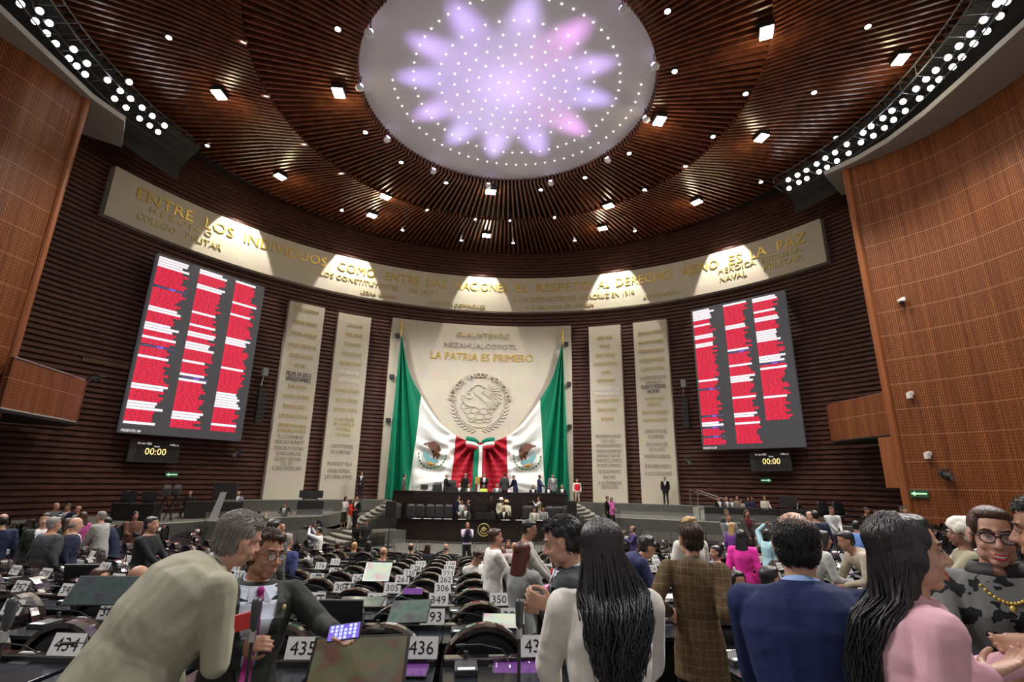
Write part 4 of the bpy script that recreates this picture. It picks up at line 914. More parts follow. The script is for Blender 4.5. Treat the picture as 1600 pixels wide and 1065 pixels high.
for (r, rho, ac, n, p) in SEATS:
    near = rho > 12.5 and p.length < 11
    z = floorz(rho); rz = R(ac)
    d = take(deskA if near else deskB)
    if n is not None and r < 8 and p.length < 15: d['label'] = 'glossy black desk carrying the number sign %s' % n
    else: d['label'] = 'glossy black desk with a thin microphone and no number sign, far along the curved rows'
    d.location = (p.x, p.y, z); d.rotation_euler = (0, 0, rz)
    if r > 0 or True:
        if r > 0:
            c = take(chairA if near else chairB); c['label'] = 'black chair with an arched rim drawn up at the desk with sign %s' % n if (n is not None and r < 8 and p.length < 15) else 'black chair with a glossy arched back rim in the far rows of seats'; back = Vector((math.sin(rz), -math.cos(rz), 0))
            c.location = Vector((p.x, p.y, z))+back*(.78)+Vector((math.cos(rz), math.sin(rz), 0))*random.uniform(-.05, .03); c.rotation_euler = (0, 0, rz+random.uniform(-.08, .08))
            nchair += 1
    if n is not None and r < 8 and p.length < 15:
        fwd = Vector((-math.sin(rz), math.cos(rz), 0)); rt = Vector((math.cos(rz), math.sin(rz), 0))
        sign(n, Vector((p.x, p.y, z+.801))+rt*.27+fwd*.19, rz+random.uniform(-.05, .05))
for o in (chairA, chairB, deskA, deskB):
    if o.name not in used:
        for ch in list(o.children): bpy.data.objects.remove(ch)
        bpy.data.objects.remove(o)
# =====================================================================  PEOPLE
for k_ in ('hairB', 'hairN', 'hairG', 'hairY', 'hairR', 'hairW'):
    m_ = M[k_]; n_ = m_.node_tree.nodes; L_ = m_.node_tree.links; tc = n_.new('ShaderNodeTexCoord'); mp = n_.new('ShaderNodeMapping'); mp.inputs['Scale'].default_value = (110, 110, 9)
    nz = n_.new('ShaderNodeTexNoise'); nz.inputs['Scale'].default_value = 1; nz.inputs['Detail'].default_value = 4; bp = n_.new('ShaderNodeBump'); bp.inputs['Strength'].default_value = .8; bp.inputs['Distance'].default_value = .006
    L_.new(tc.outputs['Object'], mp.inputs[0]); L_.new(mp.outputs[0], nz.inputs[0]); L_.new(nz.outputs[0], bp.inputs['Height']); L_.new(bp.outputs[0], n_['Principled BSDF'].inputs['Normal'])
JOBS = []
def remesh_later(o, voxel, smooth=2, rule=None, shade=True):
    JOBS.append((o, voxel, smooth, rule, shade))
def flush():
    tmp = []
    for o, vx, sm, rule, shade in JOBS:
        t = bpy.data.objects.new('tmp', o.data); COL.objects.link(t)
        m = t.modifiers.new('r', 'REMESH'); m.mode = 'VOXEL'; m.voxel_size = vx; m.adaptivity = 0
        if sm: m2 = t.modifiers.new('s', 'SMOOTH'); m2.iterations = sm; m2.factor = .5
        tmp.append(t)
    dg = bpy.context.evaluated_depsgraph_get(); dg.update()
    for (o, vx, sm, rule, shade), t in zip(JOBS, tmp):
        me = bpy.data.meshes.new_from_object(t.evaluated_get(dg), depsgraph=dg)
        mats = [m for m in o.data.materials]; me.materials.clear()
        for m in mats: me.materials.append(m)
        n = len(me.polygons)
        if rule is not None and n:
            c = np.zeros(n*3, dtype=np.float32); me.polygons.foreach_get('center', c); c = c.reshape(-1, 3)
            me.polygons.foreach_set('material_index', rule(c).astype(np.int32))
        else: me.polygons.foreach_set('material_index', np.zeros(n, dtype=np.int32))
        me.polygons.foreach_set('use_smooth', [shade]*n); me.update()
        nm = o.data.name; old = o.data; o.data = me; 
        bpy.data.objects.remove(t)
        if old.users == 0: bpy.data.meshes.remove(old)
        me.name = nm
    JOBS.clear()
CLM = {}
def cloth(c, rough=.8, bump=True):
    k = (c, rough, bump)
    if k not in CLM: CLM[k] = mat('cloth', c, rough, spec=.25, bump=(4.5, .5, .06) if bump else None)
    return CLM[k]
def ik(a, b, l1, l2, hint):
    a, b, hint = Vector(a), Vector(b), Vector(hint); d = b-a; L_ = d.length; mx = (l1+l2)*.995
    if L_ > mx: b = a+d*(mx/L_); d = b-a; L_ = mx
    L_ = max(L_, abs(l1-l2)+.02); t = d.normalized(); x = (l1*l1-l2*l2+L_*L_)/(2*L_); h = math.sqrt(max(0, l1*l1-x*x))
    hh = hint-t*hint.dot(t); hh = hh.normalized() if hh.length > 1e-4 else Vector((0, 0, -1))
    return a+t*x+hh*h, b
SKIN = dict(l='skinL', m='skin', d='skinD')
HAIR = dict(b='hairB', n='hairN', g='hairG', y='hairY', r='hairR', w='hairW')
def head_prims(mb, Hm, hc, full=True):
    """Hm: 3x3 head frame (x right, y forward, z up); hc: head centre"""
    P = lambda x, y, z: Vector(hc)+Hm @ Vector((x, y, z))
    mb.ell(P(0, -.012, .038), (.075, .095, .083), F=Hm, seg=20, rings=14); mb.ell(P(0, .018, -.03), (.062, .07, .085), F=Hm, seg=20, rings=14)
    mb.ell(P(0, .052, -.098), (.03, .026, .02), F=Hm)
    for s in (-1, 1):
        mb.ell(P(s*.04, .012, -.066), (.024, .045, .032), F=Hm); mb.ell(P(s*.036, .058, -.034), (.024, .02, .022), F=Hm)
        mb.ell(P(s*.077, -.004, -.006), (.010, .021, .034), F=Hm)
        if full:
            mb.ell(P(s*.079, -.014, .006), (.012, .012, .026), F=Hm); mb.ell(P(s*.012, .094, -.034), (.010, .010, .009), F=Hm)
    mb.cone(P(0, .084, .012), P(0, .106, -.030), .008, .012)
    if full:
        mb.cone(P(-.040, .072, .026), P(.040, .072, .026), .011, .011); mb.cone(P(0, .078, .026), P(0, .08, .03), .012, .012)
        mb.cone(P(-.020, .084, -.064), P(.020, .084, -.064), .006, .006); mb.cone(P(-.017, .083, -.075), P(.017, .083, -.075), .008, .008)
def face_parts(root, Hm, hc, hair='b', glasses=None, smile=False, lips=(.35, .1, .09), brow=None):
    P = lambda x, y, z: Vector(hc)+Hm @ Vector((x, y, z))
    m = MB()
    for s in (-1, 1): m.ell(P(s*.030, .0765, .003), (.0108, .0083, .0042), F=Hm)
    m.build('eyes', mat('eye_white', (.5, .45, .42), .3), root, smooth=True)
    m = MB()
    for s in (-1, 1): m.ell(P(s*.030, .0812, .003), (.0058, .0045, .0056), F=Hm)
    m.build('irises', mat('eye_dark', (.02, .012, .008), .15), root, smooth=True)
    m = MB()
    for s in (-1, 1):
        m.tube([P(s*.043, .076, .006), P(s*.030, .0855, .0095), P(s*.017, .083, .006)], .002, 6)
    for s in (-1, 1): m.tube([P(s*.052, .070, .026), P(s*.036, .0865, .034), P(s*.016, .0875, .029)], [.003, .0055, .004], 6)
    m.build('eyebrows', M[HAIR[brow or hair]], root, smooth=True)
    m = MB(); mw = .029 if smile else .021
    up = [P(-mw, .080, -.060 if smile else -.067), P(-mw*.4, .0885, -.0655), P(0, .0895, -.067), P(mw*.4, .0885, -.0655), P(mw, .082, -.060 if smile else -.067)]
    lo_ = [P(-mw, .082, -.060 if smile else -.068), P(-mw*.5, .0875, -.080 if smile else -.0745), P(0, .0888, -.084 if smile else -.0765), P(mw*.5, .0875, -.080 if smile else -.0745), P(mw, .082, -.060 if smile else -.068)]
    m.tube(up, [.0015, .0035, .004, .0035, .0015], 8); m.tube(lo_, [.0015, .004, .0045, .004, .0015], 8); m.build('lips', mat('lips', lips, .4), root, smooth=True)
    if smile: m = MB(); m.ell(P(0, .0868, -.0725), (.021, .005, .0065), F=Hm); m.build('teeth', M['white'], root, smooth=True)
    if glasses:
        m = MB()
        for s in (-1, 1):
            m.tube([P(s*.033+.026*math.cos(R(q)), .096, .001+.021*math.sin(R(q))) for q in range(0, 361, 24)], .0022, 6)
            if glasses[1]: m.tube([P(s*.008, .098, .018), P(s*.033, .098, .023), P(s*.061, .094, .018)], .0045, 6)
            m.tube([P(s*.060, .094, .008), P(s*.077, .05, .008), P(s*.080, -.01, .006), P(s*.078, -.03, -.012)], .0025, 6)
        m.tube([P(-.008, .098, .008), P(.008, .098, .008)], .0022, 6)
        gl = m.build('glasses', glasses[0], root.parent or root, smooth=True)
        m = MB()
        for s in (-1, 1): m.ell(P(s*.033, .0955, .001), (.024, .0012, .019), F=Hm)
        m.build('lenses', M['lens'], gl, smooth=True)
M['lens'] = mat('glasses_lens', (.9, .95, 1), .03, alpha=.10)
def hair_prims(mb, Hm, hc, style, detail=False):
    P = lambda x, y, z: Vector(hc)+Hm @ Vector((x, y, z))
    if style == 'bald': return False
    if style == 'fringe':           # bald crown, hair round the back and sides
        mb.ell(P(0, -.040, .0), (.078, .072, .052), F=Hm, seg=20, rings=12)
        for s in (-1, 1): mb.ell(P(s*.055, -.01, .015), (.026, .05, .032), F=Hm)
        return True
    if style == 'thin':
        mb.ell(P(0, -.031, .018), (.080, .090, .084), F=Hm, seg=20, rings=12); mb.ell(P(0, -.048, -.025), (.074, .058, .06), F=Hm); return True
    mb.ell(P(0, -.026, .046), (.0825, .096, .083), F=Hm, seg=20, rings=12)
    mb.ell(P(0, -.045, -.01), (.074, .065, .07), F=Hm)
    if style == 'short': mb.ell(P(0, .028, .094), (.060, .050, .026), F=Hm)
    if style == 'curly':
        rnd = random.Random(3)
        for k in range(60):
            a, b = rnd.uniform(0, 2*PI), rnd.uniform(-.1, 1.2); v = Vector((math.cos(a)*math.cos(b)*.088, -.02+math.sin(a)*math.cos(b)*.10, .045+math.sin(b)*.095))
            if v.y > .06 and v.z < .07: continue
            mb.ell(P(*v), (.024,)*3, seg=8, rings=6)
    if style == 'puffy':
        rnd = random.Random(5)
        for k in range(90):
            a, b = rnd.uniform(0, 2*PI), rnd.uniform(-.35, 1.3); v = Vector((math.cos(a)*math.cos(b)*.115, -.035+math.sin(a)*math.cos(b)*.125, .05+math.sin(b)*.11))
            if v.y > .055 and v.z < .07: continue
            mb.ell(P(*v), (.03,)*3, seg=8, rings=6)
    if style in ('long', 'bob', 'pony'):
        mb.ell(P(0, .022, .092), (.066, .054, .032), F=Hm)
        for s in (-1, 1): mb.ell(P(s*.060, .022, .050), (.020, .034, .045), F=Hm)
        if style != 'pony':
            for s in (-1, 1): mb.ell(P(s*.076, -.004, -.012), (.018, .036, .055), F=Hm)
        for s in (-1, 1): mb.ell(P(s*.064, -.03, -.01 if style == 'pony' else -.02), (.020 if style == 'pony' else .026, .05, .055 if style == 'pony' else .085), F=Hm)
    if style == 'long':
        mb.loft([(P(0, -.05, .02), Hm @ Vector((.085, 0, 0)), Hm @ Vector((0, .06, 0))), (P(0, -.07, -.10), Hm @ Vector((.10, 0, 0)), Hm @ Vector((0, .05, 0))), (P(0, -.09, -.22), Hm @ Vector((.11, 0, 0)), Hm @ Vector((0, .04, 0))), (P(0, -.10, -.36), Hm @ Vector((.09, 0, 0)), Hm @ Vector((0, .03, 0))), (P(0, -.10, -.46), Hm @ Vector((.04, 0, 0)), Hm @ Vector((0, .02, 0)))])
    if style == 'bob':
        mb.loft([(P(0, -.04, .02), Hm @ Vector((.088, 0, 0)), Hm @ Vector((0, .07, 0))), (P(0, -.05, -.09), Hm @ Vector((.098, 0, 0)), Hm @ Vector((0, .06, 0))), (P(0, -.05, -.16), Hm @ Vector((.09, 0, 0)), Hm @ Vector((0, .05, 0)))])
    if style == 'pony': mb.cone(P(0, -.11, .05), P(0, -.16, -.12), .035, .02)
    if style == 'hat':
        pass
    return True
def hand_prims(mb, w, d, pn, s, curl=.5, big=False):
    """w wrist, d direction of the hand, pn palm normal, s side (+1 right)"""
    w, d, pn = Vector(w), Vector(d).normalized(), Vector(pn); pn = (pn-d*pn.dot(d)).normalized(); sd = d.cross(pn)*s
    F = Matrix((sd, d, pn)).transposed()
    P = lambda x, y, z: w+F @ Vector((x, y, z))
    mb.loft([(P(0, -.01, 0), F @ Vector((.024, 0, 0)), F @ Vector((0, 0, .017))), (P(0, .03, 0), F @ Vector((.036, 0, 0)), F @ Vector((0, 0, .015))), (P(0, .078, 0), F @ Vector((.041, 0, 0)), F @ Vector((0, 0, .012))), (P(0, .09, 0), F @ Vector((.036, 0, 0)), F @ Vector((0, 0, .008)))], seg=14)
    for k, (x, L_) in enumerate([(-.030, .072), (-.0105, .080), (.0105, .075), (.029, .058)]):
        p = P(x, .082, 0); a = 0; seg = [L_*.45, L_*.32, L_*.23]; r = .0088 if k < 3 else .0075
        cur = [.35+curl*.6, .35+curl*.95, .25+curl*.7]; q = p
        for j in range(3):
            a += cur[j]*(curl*1.1+.1); dv = F @ Vector((x*.8*(1-curl), math.cos(a), math.sin(a))).normalized(); q2 = q+dv.normalized()*seg[j]; mb.cone(q, q2, r, r*.92, seg=9); q = q2; r *= .92
    q = P(-.026, .018, .004); q1 = q+F @ Vector((-.028, .032, .012+curl*.012)); q2 = q1+F @ Vector((-.008+curl*.02, .03, .008+curl*.014)); q3 = q2+F @ Vector((.0+curl*.012, .022, .004))
    mb.cone(q, q1, .014, .011, seg=9); mb.cone(q1, q2, .0105, .0095, seg=9); mb.cone(q2, q3, .0092, .008, seg=9)
def person(label, pos, face, top=1.72, hip=None, seated=False, lean=0, twist=0, side=0, sex='m', head=(0, 0, 0), rh=None, lh=None,
           re=(.3, -.5, -.6), le=(-.3, -.5, -.6), skin='m', hair='b', hs='short', jacket=None, shirt=(.75, .75, .76), tie=None, open_=True, trousers=(.02, .02, .025), skirt=None,
           short_sleeve=False, q=.02, group=None, facep=None, fat=1.0, rhc=.5, lhc=.5, rhd=None, lhd=None, vest=None, hat=None, strands=None, hscale=1.0, extra=None, legs=True, hq=None, vneck=.085, collar=False, pn_r=None, pn_l=None):
    """pos: where the feet stand; face: heading in degrees, 0 looks away from the camera, 90 looks to the right of the photo.
    local axes: x = person's right, y = forward. top: height of the head top over the feet."""
    root = empty('person', pos, R(-face), label, 'person', group)
    k = .985 if sex == 'm' else .93; k *= hscale
    tor = .60*k                    # hip joint to neck base
    if hip is None:
        up_len = (tor+.215*k)*math.cos(R(lean)*.9) if lean < 60 else .5
        hip = max(.38, top-up_len-.0)
        if seated: hip = min(hip, .5)
    hipc = Vector((0, 0, hip))
    lf = R(lean)
    def sp(t, bend=1.0):
        # point along the spine: t 0 hip .. 1 neck base; leans forward with a soft curve
        n = 8; p = Vector(hipc)
        for i in range(n):
            f = (i+.5)/n
            if f > t+1e-6: break
            st = min(1, (t*n-i))*tor/n; a = lf*min(1, .35+f*.9)
            p += Vector((math.sin(R(side))*st, math.sin(a)*st*math.cos(R(side)), math.cos(a)*st*math.cos(R(side))))
        return p
    tw = R(twist)
    def frame(t):
        a = lf*min(1, .35+t*.9); up = Vector((math.sin(R(side)), math.sin(a), math.cos(a))).normalized(); rt = Vector((math.cos(-tw*t), math.sin(-tw*t), 0)); rt = (rt-up*rt.dot(up)).normalized(); fw = up.cross(rt)
        return rt, fw, up
    w_ = (1 if sex == 'm' else .88)*k*fat
    sh = (.195 if sex == 'm' else .168)*k*(.6+.4*fat)
    RG = [(-.10, .135, .105), (0, .165, .120), (.12, .160, .118), (.35, .142, .105), (.55, .160, .115), (.75, .175, .118), (.88, .165, .10), (.97, .105, .075), (1.0, .062, .06)]
    if sex == 'f': RG = [(-.10, .155, .115), (0, .175, .120), (.12, .165, .115), (.35, .132, .098), (.55, .150, .110), (.72, .165, .128), (.88, .158, .095), (.97, .095, .07), (1.0, .058, .055)]
    def torso(mb, g=0, t0=-.1, t1=1.0, scale=1):
        rr = []
        for t, a, b in RG:
            if t < t0-.01 or t > t1+.01: continue
            rt, fw, u = frame(max(0, t)); c = sp(max(0, t)) if t >= 0 else hipc+Vector((0, 0, t*tor))
            rr.append((c, rt*(a*w_*scale+g), fw*(b*w_*(.55+.45*fat)*scale+g)))
        mb.loft(rr, seg=22, pw=2.3)
    rt, fw, u = frame(.9); ns = sp(.9); nk = sp(1.0)
    SH = {1: ns+rt*sh, -1: ns-rt*sh}
    ua, fa = .285*k, .245*k
    arms = {}
    for s, tgt, hint in ((1, rh, re), (-1, lh, le)):
        if tgt is None:
            T = SH[s]+rt*s*.05+Vector((0, .05, -.50*k)) if not seated else SH[s]+rt*s*.02+Vector((0, .28, -.36))
        else: T = Vector((tgt[0], tgt[1], tgt[2]))
        el, wr = ik(SH[s], T, ua, fa, Vector(hint)); arms[s] = (el, wr)
    hipx = .092*k
    feet = {}
    if seated or hip < .62:
        kn = {s: hipc+Vector((s*(hipx+.04), .40*k, .02)) for s in (1, -1)}; an = {s: Vector((kn[s].x, kn[s].y-.02, .08)) for s in (1, -1)}
    else:
        kn = {s: Vector((s*(hipx+.005), .035, .08+(hip-.08)*.5)) for s in (1, -1)}; an = {s: Vector((s*(hipx+.02), -.03 if s > 0 else .04, .08)) for s in (1, -1)}
    hj = {s: hipc+Vector((s*hipx, 0, -.02)) for s in (1, -1)}
    # ---- body (skin)
    b = MB(); torso(b, -.006, scale=.92)
    hy, hp, hr = [R(v) for v in head]
    base = Matrix((rt, fw, u)).transposed()
    upm = Matrix.Rotation(-R(face)*0, 3, 'Z')
    Hm = Matrix.Rotation(-hy, 3, 'Z') @ Matrix.Rotation(-hp, 3, 'X') @ Matrix.Rotation(hr, 3, 'Y')
    nd = (u*.65+Hm @ Vector((0, .25, .75))).normalized()
    hc = nk+nd*(.035*k)+Hm @ Vector((0, .02, .10))*k
    Hs = Hm*k
    b.cone(sp(.93), nk+nd*.02, .060*k*(.8+.2*fat), .056*k); b.cone(nk, hc+Hs @ Vector((0, -.022, -.05)), .056*k*(.8+.2*fat), .052*k)
    detail = q < .011
    head_prims(b, Hs, hc, full=detail)
    for s in (1, -1):
        el, wr = arms[s]; b.cone(SH[s], el, .046*k, .036*k); b.cone(el, wr, .037*k, .025*k)
        if legs: b.cone(hj[s], kn[s], .078*k, .05*k); b.cone(kn[s], an[s], .05*k, .034*k); b.cone(an[s], an[s]+Vector((0, .13, -.04)), .035, .03)
        hd = {1: rhd, -1: lhd}[s]; d = Vector(hd) if hd is not None else (wr-el)
        pn = {1: pn_r, -1: pn_l}[s]
        pn = Vector(pn) if pn is not None else Vector((-s, .1, -.2))
        hand_prims(b, wr, d, pn, s, {1: rhc, -1: lhc}[s])
    bo = b.build('body', M[SKIN[skin]], root, fix=True); remesh_later(bo, q if detail else max(q, .016), 1)
    # ---- lower clothes
    if legs:
        m = MB(); torso(m, .008, -.1, .30)
        if skirt:
            c2 = hipc+Vector((0, 0, -.55*(hip/.9))); m.loft([(hipc, Vector((.18*k, 0, 0)), Vector((0, .13*k, 0))), (c2, Vector((.17*k, 0, 0)), Vector((0, .14*k, 0)))], seg=20)
            lo_ = m.build('skirt', cloth(skirt), root)
        else:
            for s in (1, -1): m.cone(hj[s], kn[s], .092*k*fat, .068*k); m.cone(kn[s], an[s]+Vector((0, 0, -.01)), .068*k, .058*k)
            lo_ = m.build('trousers', cloth(trousers), root)
        remesh_later(lo_, max(q, .012)*1.1, 2)
        m = MB()
        for s in (1, -1): m.cone(an[s]+Vector((0, -.02, -.035)), an[s]+Vector((0, .16, -.045)), .038, .034)
        so = m.build('shoes', M['black'], root, smooth=True)
    # ---- upper clothes
    g = .014 if jacket else .008
    col = jacket if jacket else shirt
    m = MB(); torso(m, g+.004, -.1 if jacket or sex == 'f' else 0, 1.0 if jacket and (detail or collar) else .97)
    if jacket:
        rt0, fw0, u0 = frame(0); hem = hipc+Vector((0, 0, -.18*k)) if lean < 25 else hipc-(sp(.2)-hipc).normalized()*.17*k-fw0*.03
        m.loft([(sp(.2), rt0*(.165*w_+g), fw0*(.118*w_+g)), (hipc, rt0*(.185*w_+g), fw0*(.13*w_+g)), (hem, rt0*(.19*w_+g), fw0*(.135*w_+g))], seg=22)
    for s in (1, -1):
        el, wr = arms[s]
        m.cone(sp(.90)+rt*s*.06, SH[s]+Vector((0, 0, -.005)), .064*k, .062*k+g*.6)
        m.cone(nk-u*.045*k+rt*s*.03, SH[s]-rt*s*.02+u*.0, .040*k, .058*k+g*.5)
        e2 = el if not short_sleeve else SH[s]+(el-SH[s])*.75
        m.cone(SH[s], e2, .061*k+g*.6, .048*k+g*.6)
        if not short_sleeve: m.cone(el, el+(wr-el)*.93, .048*k+g*.6, .034*k+g*.5)
    vn = vneck
    def rule(c, nk=nk.copy(), fwd=fw.copy(), rt=rt.copy(), u=u.copy()):
        d = c-np.array(nk); f = d@np.array(fwd); x = np.abs(d@np.array(rt)); z = -(d@np.array(u)); out = np.zeros(len(c))
        if jacket and open_:
            zone = (f > .02)&(z > -.08)&(z < .34*k)&(x < vn*k*(1-z/(.36*k))+.008); out[zone] = 1
            if tie is not None: out[zone&(x < .022)] = 2
        return out
    mats = [cloth(col, .78)]+([cloth(shirt, .8), cloth(tie if tie else shirt, .6, False)] if jacket and open_ else [])
    tops = m.build('jacket' if jacket else 'shirt', mats, root)
    remesh_later(tops, max(q, .0075) if detail else max(q, .016), 3, rule if (jacket and open_ and not detail) else None)
    if collar or detail:
        if jacket or collar:
            mc = MB(); rr = .060*k*(.85+.15*fat)
            ring = [nk-u*.012+(rt*math.cos(q_)*rr*1.12+fw*math.sin(q_)*rr*1.12)+u*(.0-.022*math.sin(q_)) for q_ in [2*PI*i/24 for i in range(25)]]
            vs = [];
            for p_ in ring: dd = (p_-nk); dd = dd-u*dd.dot(u); dd.normalize(); vs += [p_-u*.04+dd*.018, p_+u*.020-dd*.004, p_+u*.021-dd*.009, p_-u*.04-dd*.003]
            n_ = 24; mc.add(vs[:96], [(i*4+a_, ((i+1) % n_)*4+a_, ((i+1) % n_)*4+(a_+1) % 4, i*4+(a_+1) % 4) for i in range(n_) for a_ in range(4)])
            mc.build('shirt_collar', cloth(shirt, .7, False), root, smooth=True)
    if jacket and (detail or collar):
        mc = MB(); K_ = 22
        for a_ in range(K_+1):
            q_ = R(-215+250*a_/K_) if True else 0; q_ = R(-90-150+300*a_/K_); c_, s_ = math.cos(q_), math.sin(q_); fr_ = (1 if s_ < .2 else 1-(s_-.2)*.5)
            b0 = nk-u*(.050+.03*max(0, s_))+(rt*c_*.108+fw*s_*.098)*k*(.8+.2*fat); b1 = nk+u*(.012-.03*max(0, s_)-.01*(1-fr_))+(rt*c_*.073+fw*s_*.070)*k*(.85+.15*fat)
            mc.v += [tuple(b0), tuple(b1), tuple(b1-(b1-nk)*.09-u*.002), tuple(b0-(b0-nk)*.1-u*.02)]
        for a_ in range(K_):
            for b_ in range(4): mc.f.append((a_*4+b_, a_*4+4+b_, a_*4+4+(b_+1) % 4, a_*4+(b_+1) % 4)); mc.mi.append(0)
        mc.build('jacket_collar', tops.data.materials[0], root, smooth=True)
    if vest:
        m = MB(); torso(m, .02, .1, .93); vo = m.build('vest', cloth(vest), root); remesh_later(vo, max(q, .016), 2)
    # ---- hair, hat
    m = MB()
    if hair_prims(m, Hs, hc, hs): ho = m.build('hair', M[HAIR[hair]], root); remesh_later(ho, (hq or (.006 if detail else max(q*.8, .014))), 2)
    P = lambda x, y, z: hc+Hs @ Vector((x, y, z))
    if hat:
        m = MB(); m.loft([(P(0, -.01, .05), Hs @ Vector((.19, 0, 0)), Hs @ Vector((0, .2, 0))), (P(0, -.01, .06), Hs @ Vector((.185, 0, 0)), Hs @ Vector((0, .195, 0))), (P(0, -.01, .065), Hs @ Vector((.10, 0, 0)), Hs @ Vector((0, .115, 0))), (P(0, -.01, .17), Hs @ Vector((.085, 0, 0)), Hs @ Vector((0, .1, 0)))], seg=20)
        m.build('hat', cloth(hat), root, smooth=True)
    if facep: face_parts(bo, Hs, hc, **facep)
    info = dict(root=root, P=P, Hs=Hs, hc=hc, nk=nk, rt=rt, fw=fw, u=u, arms=arms, sp=sp, frame=frame, k=k, SH=SH)
    def surf(t, x, off):
        ts = [r_[0] for r_ in RG]; a = np.interp(t, ts, [r_[1] for r_ in RG])*w_; b_ = np.interp(t, ts, [r_[2] for r_ in RG])*w_*(.55+.45*fat)
        rt_, fw_, u_ = frame(max(0, t)); c = sp(max(0, t)) if t >= 0 else hipc+Vector((0, 0, t*tor))
        return c+rt_*x+fw_*((b_+g)*(max(0, 1-abs(x/(a+g))**2.3))**(1/2.3)+off)
    info['surf'] = surf
    if extra: extra(info)
    return info
def place(px, ytop, Y, **kw):
    """world spot for a head top seen at pixel px, ytop when the person stands Y metres ahead"""
    p = at(px, ytop, Y); return p
def far(label, px, yt, Y, face, fz=None, **kw):
    pend = {}
    p = at(px, yt, Y); z = standz(p.x, p.y) if fz is None else fz
    t = p.z-z
    head_off = 0
    ln = kw.get('lean', 0)
    for a_, b_ in (('rhp', 'rh'), ('lhp', 'lh'), ('rdp', 'rhd'), ('ldp', 'lhd'), ('rnp', 'pn_r'), ('lnp', 'pn_l')):
        if a_ in kw: pend[b_] = kw.pop(a_)
    if ln > 20: off = Vector((math.sin(R(face)), math.cos(R(face)), 0))*(.75*math.sin(R(ln)*.9)); p = p-off
    seated = kw.pop('seated', t < 1.38 and ln < 20)
    kw.setdefault('q', .024 if Y > 14 else .018)
    im = Matrix.Rotation(R(face), 3, 'Z')
    for a_, v in pend.items():
        if a_ in ('rh', 'lh'): q_ = at(*v)-Vector((p.x, p.y, z)); kw[a_] = tuple(im @ q_)
        else: kw[a_] = tuple(im @ Vector(v))
    return person(label, (p.x, p.y, z), face, top=t, seated=seated, **kw)
ZS, ZM, ZW = -1.2, -2.5, -1.85
DK = (.018, .018, .022); NV = (.012, .017, .045); GY = (.14, .14, .15); LG = (.30, .30, .31); BK = (.01, .01, .011); WH = (.75, .74, .72)
up1 = ((.22, .42, 1.32), (-.22, .42, 1.32)); cam1 = ((.10, .30, 1.50), (-.10, .30, 1.50))
def cam_extra(dz=0):
    def f(i):
        r_ = i['root']; w1, w2 = i['arms'][1][1], i['arms'][-1][1]; c = (w1+w2)/2+Vector((0, .06, .02+dz))
        t = MB(); t.box(c, (.15, .09, .11)); t.cone(c+Vector((0, .05, 0)), c+Vector((0, .16, 0)), .045, .045)
        o = t.build('camera', M['black']); o.matrix_world = Matrix.Translation(r_.location) @ Matrix.Rotation(r_.rotation_euler.z, 4, 'Z')
        tag(o, 'black photo camera held by the '+' '.join(r_['label'].split()[:9]), 'camera')
    return f
# --- behind the upper podium desk
Y1 = 31.3
far('man in grey suit standing at the left end of the upper podium desk', 632, 741, Y1, 80, ZS, jacket=(.12,.12,.11), tie=BK)
far('bald man in dark suit standing in side view by the left white flag folds', 697.5, 741, Y1, 80, ZS, jacket=DK, hs='fringe', hair='g', skin='l', rh=(.1,.35,1.0), lh=(-.1,.35,1.0))
far('bald man in black suit turning before the left red folds', 727.5, 740, Y1+.4, 30, ZS, jacket=BK, hs='thin', hair='g')
far('man in dark suit with both hands raised behind the woman in the lime vest', 757, 740, Y1+.5, 180, ZS, jacket=DK, rh=(.12,.25,1.25), lh=(-.12,.25,1.25))
far('man in dark grey suit seen from behind in front of the right red folds', 788.5, 740, Y1, 10, ZS, jacket=(.05,.05,.055))
far('grey-haired man in navy suit leaning at the desk by the right red folds', 806, 743, Y1, -70, ZS, jacket=NV, lean=15, hair='g', rh=(.1,.4,.95), lh=(-.1,.4,.95))
far('bald man in blue suit standing in front of the right white folds', 843, 742, Y1, 110, ZS, jacket=(.025,.035,.11), skin='d', hs='thin', rh=(.1,.3,1.0), lh=(-.1,.3,1.0))
far('man in light grey suit facing out near the right end of the upper desk', 863.5, 741, Y1, 170, ZS, jacket=(.22,.23,.25), tie=BK)
for x, y, l, k in [(718.6, 752, 'bald man seated between the two standing men left of centre', dict(hs='bald', jacket=DK)), (733, 755, 'woman with blond hair seated behind the upper desk', dict(sex='f', hair='y', hs='bob', jacket=(.08,.09,.07))),
                (756, 755, 'woman in a lime yellow vest seated at the centre of the upper desk', dict(sex='f', hs='long', shirt=(.62,.8,.12))), (777, 753, 'man in grey jacket seated right of the woman in lime', dict(jacket=GY, hs='short', hair='g')),
                (833, 755, 'woman in black seated beside the man in the blue suit', dict(sex='f', hs='bob', jacket=BK)), (857, 756, 'woman with short dark hair seated beside the man in light grey', dict(sex='f', hs='bob', jacket=BK)), (878, 756, 'grey-haired man seated at the right end of the upper desk', dict(jacket=DK, hair='g'))]:
    far(l, x, y, 30.9, 180, ZS-.2, seated=True, **k)
